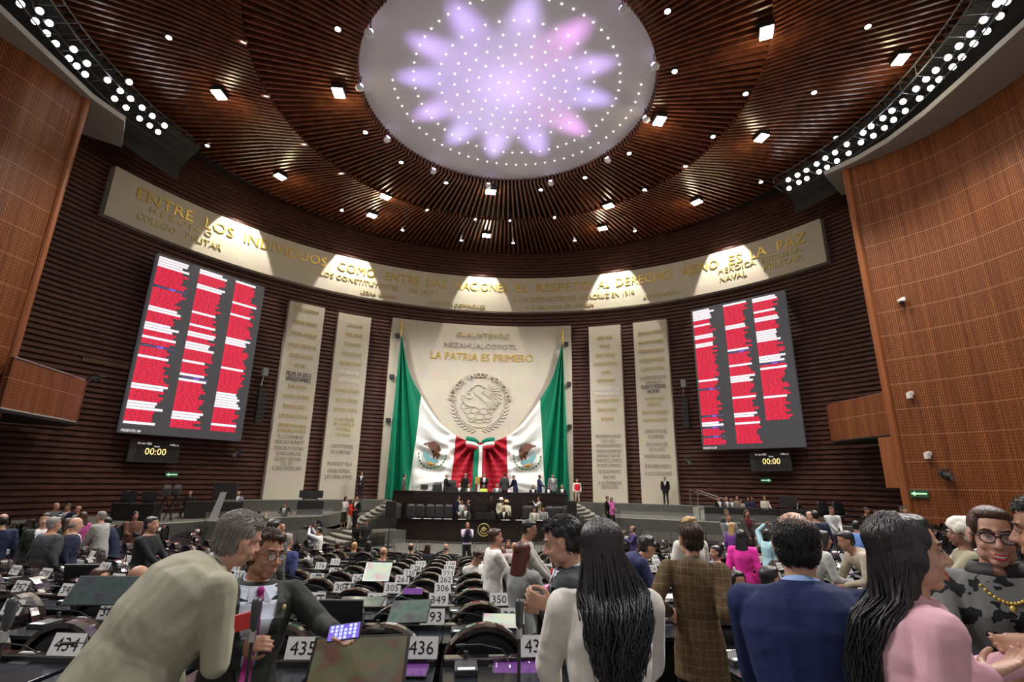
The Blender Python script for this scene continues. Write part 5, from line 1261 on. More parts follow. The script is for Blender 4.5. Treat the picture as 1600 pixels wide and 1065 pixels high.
# --- behind the lower desk
Y2 = 29.85
far('man in navy suit standing behind the lower desk in front of the dark upper desk', 715, 775, Y2, 110, ZM, jacket=NV, lean=8)
far('woman in white standing next to the man in navy behind the lower desk', 721.5, 782, Y2, 150, ZM, sex='f', shirt=WH, hs='bob')
far('balding man in dark suit facing left behind the lower desk', 733, 782, Y2, -90, ZM, jacket=DK, hs='thin', rh=(.1,.3,1.1))
far('woman in black with long brown hair standing right of the dark box', 767, 776, Y2+.2, 60, ZM, sex='f', shirt=BK, hs='long', hair='n')
far('person in a white hat and cream shirt behind the lower desk', 783, 779, Y2+.2, 150, ZM, shirt=(.7,.66,.5), hat=(.8,.77,.66))
far('person in a straw hat and cream shirt seen from behind at the lower desk', 790.5, 783, Y2, 20, ZM, shirt=(.72,.68,.5), hat=(.72,.6,.32), lean=12, fat=1.15)
far('photographer in a tan vest raising a camera at the right of the lower desk', 842.5, 777, Y2+.1, -95, ZM, shirt=(.6,.6,.62), vest=(.32,.27,.16), rh=(.1,.32,1.45), lh=(-.1,.32,1.45), extra=cam_extra())
for x, y, l, k in [(728, 790, 'man in grey suit and white shirt seated facing out at the lower desk', dict(jacket=(.07,.07,.065))), (787.5, 793, 'woman in black with papers seated at the lower desk', dict(sex='f', hs='bob', hair='n', jacket=BK)),
                (835, 794, 'person in a light jacket seated at the lower desk by the photographer', dict(jacket=(.5,.47,.4))), (849, 787, 'man in grey seated near the right end of the lower desk', dict(shirt=(.3,.3,.3)))]:
    far(l, x, y, 29.4, 180, ZM-.1, seated=True, **k)
# --- stage floor and landings
far('man in dark suit with hands folded standing between stone pillar and flag wall', 566, 737.5, 34.2, 180, ZS, jacket=DK, rh=(.04,.2,1.0), lh=(-.04,.2,1.0))
far('man in a red vest and white sleeves walking right of the flag wall', 901.5, 748.5, 34.5, 175, ZS, shirt=WH, vest=(.7,.02,.03), trousers=(.4,.34,.25), hs='bald')
far('man in dark suit standing alone in front of the rightmost stone pillar', 1038.5, 745.5, 34.0, -160, ZS, jacket=BK, tie=BK)
far('woman in a magenta jacket with arms crossed on the right stage landing', 955.5, 778, 30.6, 170, ZM, sex='f', jacket=(.55,.12,.38), open_=False, trousers=BK, hs='long', rh=(-.12,.22,1.12), lh=(.12,.24,1.08))
far('man in black standing behind the woman in magenta on the landing', 948.5, 776, 30.9, 120, ZM, jacket=BK)
far('woman in white blouse and dark skirt on the left stage landing', 540, 776.5, 28.4, 110, ZM, sex='f', shirt=WH, skirt=(.03,.04,.02), hs='bob', rh=(.1,.3,1.15), lh=(-.1,.3,1.15))
far('woman in a red top and white trousers on the left stage landing', 549, 781, 28.3, 100, ZM, sex='f', shirt=(.62,.05,.03), trousers=(.72,.68,.6), hs='bob', hair='n', rh=(.1,.3,1.0))
far('balding man in dark suit and open white shirt beside the woman in red', 558.5, 777, 28.4, -150, ZM, jacket=DK, hs='bald', vneck=.12)
far('man in black suit and grey tie standing before the stepped stage wall', 446.5, 784, 27.4, 180, ZM, jacket=BK, tie=(.2,.2,.3), rh=(.32,.05,.85), lh=(-.32,.05,.85))
far('woman in a patterned cream jacket holding a phone below the left stage wall', 405.5, 798, 24.3, 60, None, sex='f', jacket=(.42,.38,.28), hs='bob', hair='n', open_=False, rh=(.1,.3,1.3))
far('man in blue suit standing by the woman in the patterned jacket', 415.5, 812, 21.5, 100, None, jacket=(.05,.08,.17))
far('bald man in a blue jacket behind the two bending men', 442, 820, 17, 150, None, hs='bald', jacket=(.03,.04,.12))
far('photographer in dark clothes below the stage wall', 490, 815.5, 21.5, 130, None, shirt=(.04,.06,.1), rh=cam1[0], lh=cam1[1], extra=cam_extra())
far('photographer in a white shirt with a camera to the face', 500, 825, 17.5, -90, None, shirt=WH, trousers=WH, rh=cam1[0], lh=cam1[1], extra=cam_extra())
far('woman in dark clothes sitting on the left stage steps', 558, 820, 26.0, 150, -3.17, sex='f', shirt=BK, hs='long', seated=True)
far('man in a dark jacket with white print sitting on the left stage steps', 572.5, 814, 26.0, 170, -3.1, shirt=(.03,.03,.035), seated=True)
far('photographer in a lavender shirt and dark vest below the gold emblem', 730.5, 817, 21.5, 170, None, shirt=(.6,.5,.66), vest=(.02,.02,.04), hs='thin', rh=cam1[0], lh=cam1[1], extra=cam_extra())
# --- left wing crew
for x, y, Y, l, k in [(201, 767, 24.6, 'man seated behind the left monitor table on the wing', dict(hs='bald', shirt=DK)), (235, 768, 24.4, 'person seated behind the second monitor on the wing', dict(shirt=DK)), (298, 768, 26, 'man in dark shirt seated at the wing table left of the big monitor', dict(shirt=DK, hs='thin')), (373, 771, 27.2, 'bald man in light grey jacket seated at the wing table', dict(jacket=(.25,.27,.3), hs='bald', skin='l'))]:
    far(l, x, y, Y, 170, ZW, seated=True, **k)
# --- right wing table
for i, (x, y, k) in enumerate([(1123, 777, dict(jacket=BK, vneck=.12)), (1134.5, 777, dict(jacket=GY, hair='g')), (1142, 781, dict(jacket=GY)), (1151, 776, dict(shirt=(.25,.2,.16), hs='thin')), (1157, 781, dict(sex='f', hs='bob', shirt=(.4,.35,.3))), (1168, 777, dict(sex='f', hs='bob', shirt=(.03,.03,.06))), (1174, 777, dict(sex='f', hs='long', hair='n', shirt=(.03,.03,.08))), (1194, 776, dict(shirt=(.72,.7,.62), hs='thin', hair='n')), (1242, 778, dict(jacket=BK, hair='n'))]):
    far(['man in black suit and white shirt, first from the left at the wing table','grey-haired man, second from the left at the wing table','man in grey, third from the left at the wing table','man in brown shirt, fourth at the long wing table','woman in beige, fifth at the long wing table','woman in navy, sixth at the long wing table','woman with long brown hair, seventh at the wing table','man in a cream shirt at the right end of the wing table','man in black seated behind the right wing monitor'][i], x, y, 30.6 if x < 1200 else 28.6, 180, ZW, seated=True, **k)
# --- left seats
far('bald man in a grey shirt bending over the far left seats', 88, 787, 17, 100, None, hs='bald', shirt=(.13,.14,.14), skin='l')
far('man in dark blue suit and white shirt facing out at far left', 108, 788, 17, 180, None, jacket=(.02,.03,.07))
far('balding man in black suit right of the man in dark blue', 124, 792, 17, 190, None, jacket=BK, hs='thin')
far('woman in a magenta patterned jacket seen in profile at left', 131, 802, 12.5, -70, None, sex='f', jacket=(.38,.06,.22), hs='long', hair='n', open_=False, q=.018)
far('smiling woman facing out between the two men in suits at left', 95, 806, 12.5, 190, None, sex='f', shirt=(.5,.42,.38), hs='bob', q=.018)
far('woman with long auburn hair behind the bald man in navy', 107, 812, 11.2, 30, None, sex='f', shirt=(.3,.15,.06), hs='long', hair='n', q=.018)
far('man in navy suit seen from behind at the left edge of the photo', 6, 806, 9.8, -50, None, jacket=NV, hs='thin')
far('man with glasses in dark suit facing the camera at left', 73, 805, 9.6, 150, None, jacket=(.025,.03,.025), skin='l', fat=1.1)
far('stout man in charcoal suit seen from behind at left', 84, 811, 8.8, 20, None, jacket=(.05,.055,.06), fat=1.25, hair='g')
far('balding grey man in navy suit in profile at left', 118, 812, 9.3, 50, None, jacket=(.02,.022,.05), hs='fringe', hair='g', skin='l', fat=1.1)
far('man in dark navy jacket bending behind the man in light grey', 160, 814, 13.2, -100, None, jacket=NV, lean=35)
far('man in a light grey suit leaning left on a desk', 168, 802, 12, -90, None, jacket=(.33,.33,.32), tie=BK, lean=14, hair='g', skin='l', lh=(-.15,.35,.95), rh=(.15,.35,.95), q=.018)
far('woman in a brown top with a camera standing by the stage wall at left', 212, 801, 14.5, 130, None, sex='f', shirt=(.16,.07,.05), trousers=(.12,.14,.3), hs='long', rh=(.08,.3,1.15), lh=(-.08,.3,1.15), extra=cam_extra())
far('bearded man in a black shirt holding a camera at left', 236, 811, 8.2, 85, None, shirt=(.016,.016,.018), skin='m', hs='short', q=.014, rh=(.10,.34,1.05), lh=(-.10,.36,1.05), extra=cam_extra(), fat=1.05)
far('woman with light brown hair seated low among the left desks', 154, 893, 5.9, 100, None, sex='f', shirt=BK, hs='bob', hair='n', skin='l', q=.014, seated=True)
far('bald man with dark glasses on his head seated among the left desks', 215, 890, 5.5, 40, None, hs='fringe', shirt=BK, q=.014, seated=True)
# --- middle
far('man with black hair in grey suit seen from behind past the two bending men', 427, 815, 7.0, 20, None, jacket=(.09,.09,.085), q=.016)
far('man in a blue suit with dark grey hair seen from behind in the middle seats', 449, 837, 9.0, 20, None, jacket=(.05,.06,.16), hair='g', q=.018)
for i, (x, y, h_, s_) in enumerate([(528, 848, 'n', 'short'), (554, 849, 'y', 'short'), (576, 847, 'b', 'bob'), (599, 862, 'g', 'bald'), (642, 852, 'n', 'thin'), (668, 853, 'n', 'bob'), (697, 853, 'g', 'fringe'), (1001, 848, 'n', 'bob')]):
    far(['brown-haired', 'fair-haired', 'black-haired', 'bald', 'thin-haired', 'brown bob-haired', 'grey-fringed', 'dark-haired'][i]+' person seated far off, head above the chairs, '+['left of the steps', 'under the left steps', 'right below the left steps', 'left of the middle block', 'under the lower desk', 'below the lower desk', 'left of the emblem', 'right of the right steps'][i], x, y, 15.5 if i != 3 else 12, 0, None, hair=h_, hs=s_, shirt=DK, seated=True)
far('man in a white shirt with a camera strap looking down at his hands', 742, 836, 9.4, 130, None, shirt=(.62,.61,.56), hs='curly', hair='n', q=.016, seated=True, head=(0, 35, 0), rh=(.1,.36,.72), lh=(-.1,.36,.72))
for i, (x, y, Y) in enumerate([(786, 835, 15), (794.5, 830, 16), (804.5, 829, 14)]):
    far(['woman seated behind the man in the white polo', 'second woman seated far behind the white polo', 'bald man seated far behind the man with glasses'][i], x, y, Y, 180 if i < 2 else 0, None, sex='f' if i < 2 else 'm', hs='long' if i < 2 else 'bald', hair='n', shirt=(.5,.4,.4), seated=True)
far('young man in a white polo shirt in profile by the middle desks', 772, 830, 7.5, 70, None, shirt=(.72,.70,.66), hs='short', hair='n', short_sleeve=True, skin='m', q=.012, rh=(.1,.36,1.18), lh=(-.12,.3,.95), facep=dict(hair='n'))
far('man with glasses in a light grey shirt leaning on the middle desks', 821, 816, 7.0, 95, None, shirt=(.42,.40,.36), hs='short', skin='m', q=.012, rh=(.12,.42,1.0), lh=(-.1,.42,1.0), head=(0, 12, 0), facep=dict(hair='b', glasses=(M['black'], False)))
far('woman with long auburn hair in a grey tweed jacket seen from behind', 815, 852, 5.4, 40, None, sex='f', jacket=(.27,.28,.27), open_=False, hs='long', hair='r', q=.012, rh=(.1,.34,1.0), lh=(-.1,.34,1.0))
# --- right
far('man in a dark shirt standing at the foot of the right stage steps', 967, 824, 19.5, 60, None, shirt=(.05,.055,.06))
far('man in a purple shirt in profile below the right stage wall', 989, 823, 19, -95, None, shirt=(.07,.05,.16), hs='thin', rh=(.1,.36,1.1), lh=(-.1,.36,1.1))
far('curly-haired man in a navy suit bending over the desks', 1026, 841, 6.6, 85, None, jacket=(.03,.033,.10), lean=62, hs='curly', skin='m', q=.012, rh=(.12,.75,.55), lh=(-.12,.75,.55), head=(0, 20, 0), facep=dict(hair='b'), hip=.92)
far('blond woman with sunglasses in a white jacket behind the plaid man', 1076, 812, 6.0, 160, None, sex='f', jacket=(.72,.68,.6), open_=False, hs='long', hair='y', skin='l', q=.012, facep=dict(hair='n', glasses=(M['black'], True)))
far('man in a black jacket and light blue shirt in profile at right', 1116, 824, 9.5, -100, None, jacket=BK, shirt=(.3,.45,.7), vneck=.12, hs='short', seated=True, q=.016, fat=1.1)
far('blond woman in a purple top among the right seats', 1143, 818, 14.5, 60, None, sex='f', shirt=(.16,.05,.26), hs='long', hair='y')
far('woman with long black hair in a hot pink jacket at right', 1157, 831, 8.6, 30, None, sex='f', jacket=(.85,.04,.38), open_=False, hs='long', hair='b', q=.016)
far('man in a grey suit with open hands at right', 1137, 804, 16, 180, None, jacket=(.15,.15,.15), rh=(.2,.3,1.05), lh=(-.2,.3,1.05))
far('man in dark grey behind the man with open hands', 1134, 797, 19, 160, None, jacket=(.08,.085,.09))
far('woman in a maroon dress and grey jacket looking at a phone', 1166, 798, 16, 180, None, sex='f', jacket=(.07,.06,.055), shirt=(.12,.02,.03), skirt=(.08,.015,.025), vneck=.16, hs='bob', hair='n', rh=(.08,.28,1.15), lh=(-.08,.28,1.15))
far('woman in a pale blue jacket with arms raised at right', 1197, 829, 12, 60, None, sex='f', jacket=(.42,.66,.72), open_=False, hs='bob', rh=(.25,.12,1.62), lh=(-.1,.12,1.62), re=(1, 0, .2), le=(-1, 0, .2))
far('man in black suit behind the man in navy at right', 1263.5, 801, 14, 170, None, jacket=BK, skin='l', hs='thin')
far('man in a navy suit seen from behind, right of the balding man', 1273, 800, 12.5, 10, None, jacket=NV, fat=1.15)
far('man in a white shirt and grey trousers looking at his phone at right', 1298, 793, 17, 180, None, shirt=(.72,.73,.76), trousers=(.12,.12,.12), hs='short', rh=(.06,.3,1.15), lh=(-.06,.3,1.15), fat=1.1)
far('man in a light blue shirt with a bag strap at right', 1337, 816, 12.2, 60, None, shirt=(.18,.32,.72), q=.018)
far('man in a white shirt beside the man in light blue', 1354, 828, 12.5, 60, None, shirt=(.7,.7,.72), hair='n', skin='l')
far('person in black standing near the right brick wall', 1352, 794, 18, 150, None, shirt=BK)
far('woman in a sleeveless black dress near the right brick wall', 1369, 799, 17.5, 120, None, sex='f', shirt=BK, short_sleeve=True, skirt=BK, hs='long', rh=(.2,.4,.85))
far('man in a navy suit and blue tie by the edge of the right wooden wall', 1413, 793, 16.8, 185, None, jacket=(.016,.022,.05), tie=(.1,.16,.3), skin='l', rh=(.15,.25,1.0), lh=(-.15,.25,1.0))
far('head of a man just behind the man in navy and blue tie', 1408, 792, 18.5, 180, None, jacket=DK)
far('man with a mass of white curly hair in a beige safari jacket', 1494, 787, 5.5, -60, None, jacket=(.40,.36,.25), shirt=(.3,.27,.2), hs='puffy', hair='w', skin='d', q=.013, rh=(.05,.30,1.42), lh=(-.12,.4,1.05), facep=dict(hair='w'), hip=.9)
far('man in a beige suit doubled over in an embrace at right', 1307, 837, 6.9, -80, None, jacket=(.42,.36,.27), open_=False, lean=48, hs='short', q=.013, rh=(.15,.6,.9), lh=(-.15,.55,1.0), hip=.92, head=(0, 15, 0))
far('person in a silvery satin jacket embraced by the man in beige', 1298, 838, 7.0, 95, None, sex='f', jacket=(.55,.55,.53), open_=False, lean=30, hs='bob', q=.014, rh=(.1,.45,1.0), lh=(-.1,.45,.9))
far('dark-haired person seated low left of the balding man in blue', 1200, 891, 5.2, 80, None, shirt=BK, q=.014, seated=True)
far('person seated low behind the plaid man, face just above a desk', 1149, 897, 5.4, 170, None, sex='f', hs='bob', shirt=BK, q=.014, seated=True)
# =====================================================================  THE NEAR FIGURES
def attach(r_, mb, name, m, label, cat, **k):
    """a held or worn thing that could be put down: top-level, in the place of its holder's frame"""
    o = mb.build(name, m, **k); o.matrix_world = Matrix.Translation(r_.location) @ Matrix.Rotation(r_.rotation_euler.z, 4, 'Z'); return tag(o, label, cat)
def suit_front(i, shirt, tie, w0=.085, t0=.985, t1=.30, tiew=.021, lapel=(.03, .03, .033), button=True):
    S = i['surf']; r_ = i['root']; N = 22
    def strip(fn, n=6): 
        mb = MB()
        for a in range(N+1):
            t = t0+(t1-t0)*a/N
            for b in range(n+1): mb.v.append(tuple(fn(t, b/n)))
        for a in range(N):
            for b in range(n): o = a*(n+1)+b; mb.f.append((o, o+1, o+n+2, o+n+1)); mb.mi.append(0)
        return mb
    wd = lambda t: max(.004, w0*i['k']*min(1, (t-t1)/(t0-t1)*1.25+.02))
    strip(lambda t, b: S(t, (b*2-1)*wd(t), .013)).build('shirt_front', cloth(shirt, .7, False), r_, smooth=True, fix=False)
    tw_ = lambda t: tiew*(.75 if t > .93 else .6+.6*min(1, (.97-t)*1.6))
    if tie: strip(lambda t, b: S(t, (b*2-1)*tw_(t), .021), 4).build('tie', cloth(tie, .5, False), r_, smooth=True, fix=False); m = MB(); m.ell(S(.955, 0, .022), (.019, .013, .021)); m.build('tie_knot', cloth(tie, .5, False), r_, smooth=True)
    for s in (-1, 1):
        strip(lambda t, b: S(t, s*(wd(t)+(b-.1)*.055*min(1, max(.05, (t-t1)*3.2))*(1 if t < .8 else max(.35, 1-(t-.8)*2.6))), .020), 3).build('lapel', cloth(lapel, .7, False), r_, smooth=True, fix=False)
        mb = MB(); mb.add([S(.99, s*.012, .028), S(.985, s*.05, .018), S(.90, s*.056, .026), S(.93, s*.022, .03)], [(0, 1, 2, 3)]); mb.build('shirt_collar_point', cloth(shirt, .7, False), r_, fix=False)
def strands(i, n, length, col, seed=1, rad=.005, wave=.014, w=.13, az=150, name='hair_strands', back=.10, xoff=0):
    """long locks: over the skull, then down the back"""
    rnd = random.Random(seed); P = i['P']; mb = MB(); r_ = i['root']; hc = i['hc']; rt, fw = i['rt'], i['fw']; rt = Vector((rt.x, rt.y, 0)).normalized(); fw = Vector((fw.x, fw.y, 0)).normalized()
    for j in range(n):
        a = R(rnd.uniform(-az, az)); el = rnd.uniform(.05, 1.35); sx, sy = math.sin(a), -math.cos(a); g = 1.03
        def S(e, g): return P(.083*g*sx*math.cos(e), -.026+.097*g*sy*math.cos(e), .046+.085*g*math.sin(e))
        pts = [S(el, g), S(el*.55, g+.03), S(.0, g+.06), S(-.5, g+.10)]
        L_ = length*rnd.uniform(.7, 1.08)*(1-.15*abs(sx)); x = sx*w*rnd.uniform(.5, 1.0)+xoff; ph = rnd.uniform(0, 6.3); fx = rnd.uniform(2.2, 3.6); dep = -(back+rnd.uniform(-.02, .025))+(.05*abs(sx))
        for k in range(1, 9):
            f = k/8; dd_ = (dep if k > 2 else dep*(.75+.125*(k-1)))-.03*f; pts.append(hc+rt*(x*(1-.5*f*f)+math.sin(ph+f*fx*3)*wave*(.4+f))+fw*(dd_-.05*math.sin(f*PI*.6)+math.cos(ph+f*fx*2.3)*wave*.5)+Vector((0, 0, -.10-L_*f)))
        rr = [rad*(1.1-.85*(q/(len(pts)-1))**1.5) for q in range(len(pts))]
        mb.tube(pts, rr, 5, cap=False)
    return mb.build(name, M[col], [c for c in r_.children if c.name.startswith('hair')][0], smooth=True, fix=False)
def plaid():
    m = cloth((.115, .075, .035), .85).copy(); m.name = 'brown_windowpane_tweed'; n = m.node_tree.nodes; L = m.node_tree.links; t = n.new('ShaderNodeTexCoord'); sp_ = n.new('ShaderNodeSeparateXYZ'); L.new(t.outputs['Object'], sp_.inputs[0]); prev = None
    for ax, fr in ((0, 23), (2, 19)):
        a = n.new('ShaderNodeMath'); a.operation = 'MULTIPLY'; a.inputs[1].default_value = fr; L.new(sp_.outputs[ax], a.inputs[0]); f = n.new('ShaderNodeMath'); f.operation = 'FRACT'; L.new(a.outputs[0], f.inputs[0]); g = n.new('ShaderNodeMath'); g.operation = 'LESS_THAN'; g.inputs[1].default_value = .055; L.new(f.outputs[0], g.inputs[0])
        if prev is None: prev = g
        else: mx = n.new('ShaderNodeMath'); mx.operation = 'MAXIMUM'; L.new(prev.outputs[0], mx.inputs[0]); L.new(g.outputs[0], mx.inputs[1]); prev = mx
    nz = n.new('ShaderNodeTexNoise'); nz.inputs['Scale'].default_value = 260; L.new(t.outputs['Object'], nz.inputs[0]); r = n.new('ShaderNodeValToRGB'); r.color_ramp.elements[0].position = .35; r.color_ramp.elements[1].position = .65; r.color_ramp.elements[0].color = (.06, .036, .017, 1); r.color_ramp.elements[1].color = (.15, .092, .045, 1); L.new(nz.outputs[0], r.inputs[0])
    q = n.new('ShaderNodeMath'); q.operation = 'MULTIPLY'; q.inputs[1].default_value = .35; L.new(prev.outputs[0], q.inputs[0])
    m2 = n.new('ShaderNodeMix'); m2.data_type = 'RGBA'; L.new(q.outputs[0], m2.inputs[0]); L.new(r.outputs[0], m2.inputs[6]); m2.inputs[7].default_value = (.42, .33, .2, 1); L.new(m2.outputs[2], n['Principled BSDF'].inputs['Base Color']); return m
def recol(i, part, m):
    for ch in i['root'].children:
        if ch.name.split('.')[0] == part: ch.data.materials[0] = m
# 1 man in beige bending over
i1 = far('grey-haired man in a beige jacket bending towards the man in glasses, back to the camera', 405, 818, 2.62, 44, None, jacket=(.335, .32, .235), open_=False, shirt=(.6, .6, .62), trousers=(.012, .016, .04), lean=44, side=0, hs='short', hair='g', skin='l', q=.0075,
         rhp=(352, 985, 2.55), rdp=(-.9, .25, -.1), rnp=(.1, -.2, 1), re=(.6, -.2, -.9), rhc=.3, head=(-4, 14, 14), hip=.98, collar=True, fat=1.34)
attach(i1['root'], MB().box(i1['arms'][1][1]+Vector((-.02, .07, .02)), (.02, .10, .07), rz=.3), 'red_wallet', mat('red_leather', (.35, .02, .02), .4), 'red wallet in the hand of the man in the beige jacket', 'wallet')
# 2 man in glasses
i2 = far('man with glasses, grey suit and magenta tie holding out a phone', 398, 838, 2.95, 142, None, jacket=(.028, .030, .028), shirt=(.62, .68, .80), open_=False, collar=True, hs='short', hair='n', skin='m', q=.006, fat=1.12, lean=4, side=-3, head=(-22, 6, -6),
         lhp=(523, 985, 2.75), ldp=(.8, -.5, -.35), lnp=(-.1, -.25, 1), le=(-.6, -.3, -.7), lhc=.35, rhp=(380, 1010, 2.8), facep=dict(hair='n', glasses=(mat('tortoise_frame', (.10, .03, .02), .3), False), lips=(.3, .12, .10)))
suit_front(i2, (.62, .68, .80), (.36, .03, .20), w0=.095, t1=.2, lapel=(.033, .036, .033))
m_ = MB(); m_.ell(i2['surf'](.82, -.125, .03), (.011, .008, .014)); m_.build('lapel_pin', M['gold2'], i2['root'], smooth=True)
def phone(loc, F, label, scr):
    t = empty('smartphone', loc, label=label, cat='phone'); F = F.normalized() if hasattr(F, 'normalized') else F
    t.rotation_euler = F.to_euler()
    MB().box((0, 0, 0), (.155, .076, .009)).build('case', M['black'], t, bevel=.003)
    mb = MB(); mb.box((0, 0, .0048), (.147, .069, .0012)); mb.build('screen', scr, t)
    mb = MB(); rnd = random.Random(2)
    for a in range(6):
        for b in range(4):
            if rnd.random() < .85: mb.box((-.058+a*.022, -.026+b*.017, .0058), (.013, .012, .0008))
    mb.build('app_icons', mat('icon_tint', (.5, .6, .8), .4, emit=(.45, .6, .85), es=.9), t)
    return t
def fr3(z, x):
    z = Vector(z).normalized(); x = Vector(x); x = (x-z*x.dot(z)).normalized(); return Matrix((x, z.cross(x), z)).transposed()
phone(at(538, 987, 2.68), fr3((-.12, -.75, .6), (1, -.08, .18)), 'smartphone with a lit violet home screen held out over the desk', mat('phone_screen', (.1, .05, .3), .3, emit=(.16, .10, .55), es=1.0))
# 3 man with the red tie
i3 = far('young man in a dark suit and red tie looking down at his phone', 905, 818, 2.85, -74, None, jacket=(.032, .034, .038), shirt=(.66, .69, .78), open_=False, collar=True, hs='short', hair='b', skin='l', q=.006, lean=4, head=(-6, 18, 0),
         rhp=(862, 946, 2.62), lhp=(852, 950, 2.82), rdp=(-.9, -.2, .25), ldp=(-.9, -.1, .2), rnp=(0, .9, .4), lnp=(0, -.9, .4), re=(.4, -.3, -.9), le=(-.4, -.3, -.9), rhc=.6, lhc=.6, facep=dict(hair='b', lips=(.4, .15, .14)))
suit_front(i3, (.66, .69, .78), (.62, .012, .02), w0=.10, t1=.15, tiew=.026, lapel=(.036, .038, .042))
phone(at(842, 939, 2.68), fr3((.25, .3, .9), (-.9, 0, .35)), 'dark smartphone in the hands of the man with the red tie', M['black'])
# 4 woman in the cream jacket, long hair
i4 = far('woman in a cream fleece jacket with very long wavy black hair, back to the camera', 945, 830, 2.12, -4, None, sex='f', jacket=(.72, .68, .63), open_=False, trousers=(.7, .68, .64), hs='bob', hair='b', skin='m', q=.008, fat=1.12, lean=3,
         rh=(.16, .30, 1.02), lh=(-.16, .30, 1.02), re=(1, -.7, -.5), le=(-1, -.7, -.5), head=(0, 12, 0))
strands(i4, 560, .34, 'hairB', 4, .0050, .016, .135, 140, back=.165, xoff=.015)
# 5 plaid jacket
i5 = far('man in a brown windowpane check jacket and black trousers, one arm on the desk', 1080, 826, 3.75, 20, None, jacket=(.115, .075, .035), open_=False, shirt=(.1, .08, .05), trousers=(.008, .008, .009), hs='short', hair='n', skin='l', q=.0085, head=(-30, 4, 0), collar=True,
         rhp=(1160, 945, 3.7), re=(.2, -.3, -1), lhp=(1046, 955, 3.85), le=(-.3, -.4, -1), fat=.90, hscale=.93)
recol(i5, 'jacket', plaid())
# 6 navy suit, nearest
i6 = far('balding man in a navy blue suit and light blue collar, back to the camera', 1258, 818, 2.02, 36, None, jacket=(.012, .018, .078), open_=False, shirt=(.30, .45, .80), hs='thin', hair='b', skin='l', q=.0075, fat=1.25, collar=True, lean=4, side=-4, head=(-8, 4, 0),
         rh=(.30, .22, .85), lh=(-.26, .28, .90))
# 7 pink jacket woman
i7 = far('laughing woman in a pale pink blazer with long black hair, in profile at right', 1381, 822, 1.75, 103, None, sex='f', jacket=(.70, .40, .46), open_=False, shirt=(.85, .05, .25), hs='bob', hair='b', skin='l', q=.006, fat=1.08, head=(8, -2, 0), lean=5,
         rhp=(1545, 1052, 1.6), rdp=(.9, .15, .25), rnp=(0, .3, .9), lhp=(1590, 1035, 1.8), ldp=(.8, -.3, .1), re=(.1, -.4, -1), rhc=.25, facep=dict(hair='b', smile=True, lips=(.5, .05, .07)))
strands(i7, 440, .36, 'hairB', 8, .0042, .012, .11, 96, back=.13)
# 8 woman in grey floral
i8 = far('smiling woman with browline glasses in a grey sweater with black flowers', 1540, 806, 2.2, 214, None, sex='f', shirt=(.13, .135, .13), hs='pony', hair='n', skin='l', q=.006, fat=1.28, head=(0, 2, -3), rhp=(1500, 1075, 2.0), lhp=(1592, 1070, 1.9), facep=dict(hair='n', smile=True, lips=(.45, .02, .06), glasses=(M['black'], True)))
def floral():
    m = cloth((.16, .165, .16), .9).copy(); m.name = 'grey_floral_knit'; n = m.node_tree.nodes; L = m.node_tree.links; t = n.new('ShaderNodeTexCoord')
    v = n.new('ShaderNodeTexVoronoi'); v.inputs['Scale'].default_value = 11; nz = n.new('ShaderNodeTexNoise'); nz.inputs['Scale'].default_value = 18; mxv = n.new('ShaderNodeMix'); mxv.data_type = 'VECTOR'; mxv.inputs[0].default_value = .12
    L.new(t.outputs['Object'], mxv.inputs[4]); L.new(nz.outputs[1], mxv.inputs[5]); L.new(t.outputs['Object'], nz.inputs[0]); L.new(mxv.outputs[1], v.inputs[0])
    l = n.new('ShaderNodeMath'); l.operation = 'LESS_THAN'; l.inputs[1].default_value = .36; L.new(v.outputs['Distance'], l.inputs[0])
    m2 = n.new('ShaderNodeMix'); m2.data_type = 'RGBA'; L.new(l.outputs[0], m2.inputs[0]); m2.inputs[6].default_value = (.15, .155, .15, 1); m2.inputs[7].default_value = (.012, .013, .015, 1); L.new(m2.outputs[2], n['Principled BSDF'].inputs['Base Color']); return m
recol(i8, 'shirt', floral())
nk, rt, fw, u = i8['nk'], i8['rt'], i8['fw'], i8['u']
mb = MB()
for j in range(33):
    q = 2*PI*j/32-PI/2+.12; 
    if j > 30: break
    c = Vector(nk)+rt*math.cos(q+PI)*.078*1.05+fw*math.sin(q+PI)*.078
    base = nk-u*.045+rt*math.cos(q+PI)*.125+fw*math.sin(q+PI)*.105; mb.v += [tuple(base), tuple(c+u*.025), tuple(c+u*.025-(c-nk)*.08), tuple(base-(base-nk)*.06)]
for j in range(30):
    for a in range(4): mb.f.append((j*4+a, j*4+4+a, j*4+4+(a+1) % 4, j*4+(a+1) % 4)); mb.mi.append(0)
mb.build('collar', M['black'], i8['root'], smooth=True, fix=False)
m = MB(); rnd = random.Random(4)
for j in range(15):
    a = -1+2*j/14; p = nk+rt*a*.075+fw*(.142-.035*a*a)-u*(.105-.05*a*a); m.ell(p, (.007, .007, .007), seg=8, rings=5)
m.ell(nk+fw*.145-u*.125, (.011, .008, .015)); m.build('necklace', M['gold'], i8['root'], smooth=True)
# 9 man at the right edge
i9 = far('dark-haired man cut off by the right edge of the photo, in profile', 1690, 797, 1.9, -40, None, jacket=(.03, .03, .035), open_=False, hs='short', hair='b', skin='m', q=.007, head=(0, 4, 0), lean=8, rhp=(1592, 1040, 1.75), rdp=(-.9, .1, -.1), rnp=(0, -.6, .6), lh=None, rhc=.3, facep=dict(hair='b'))

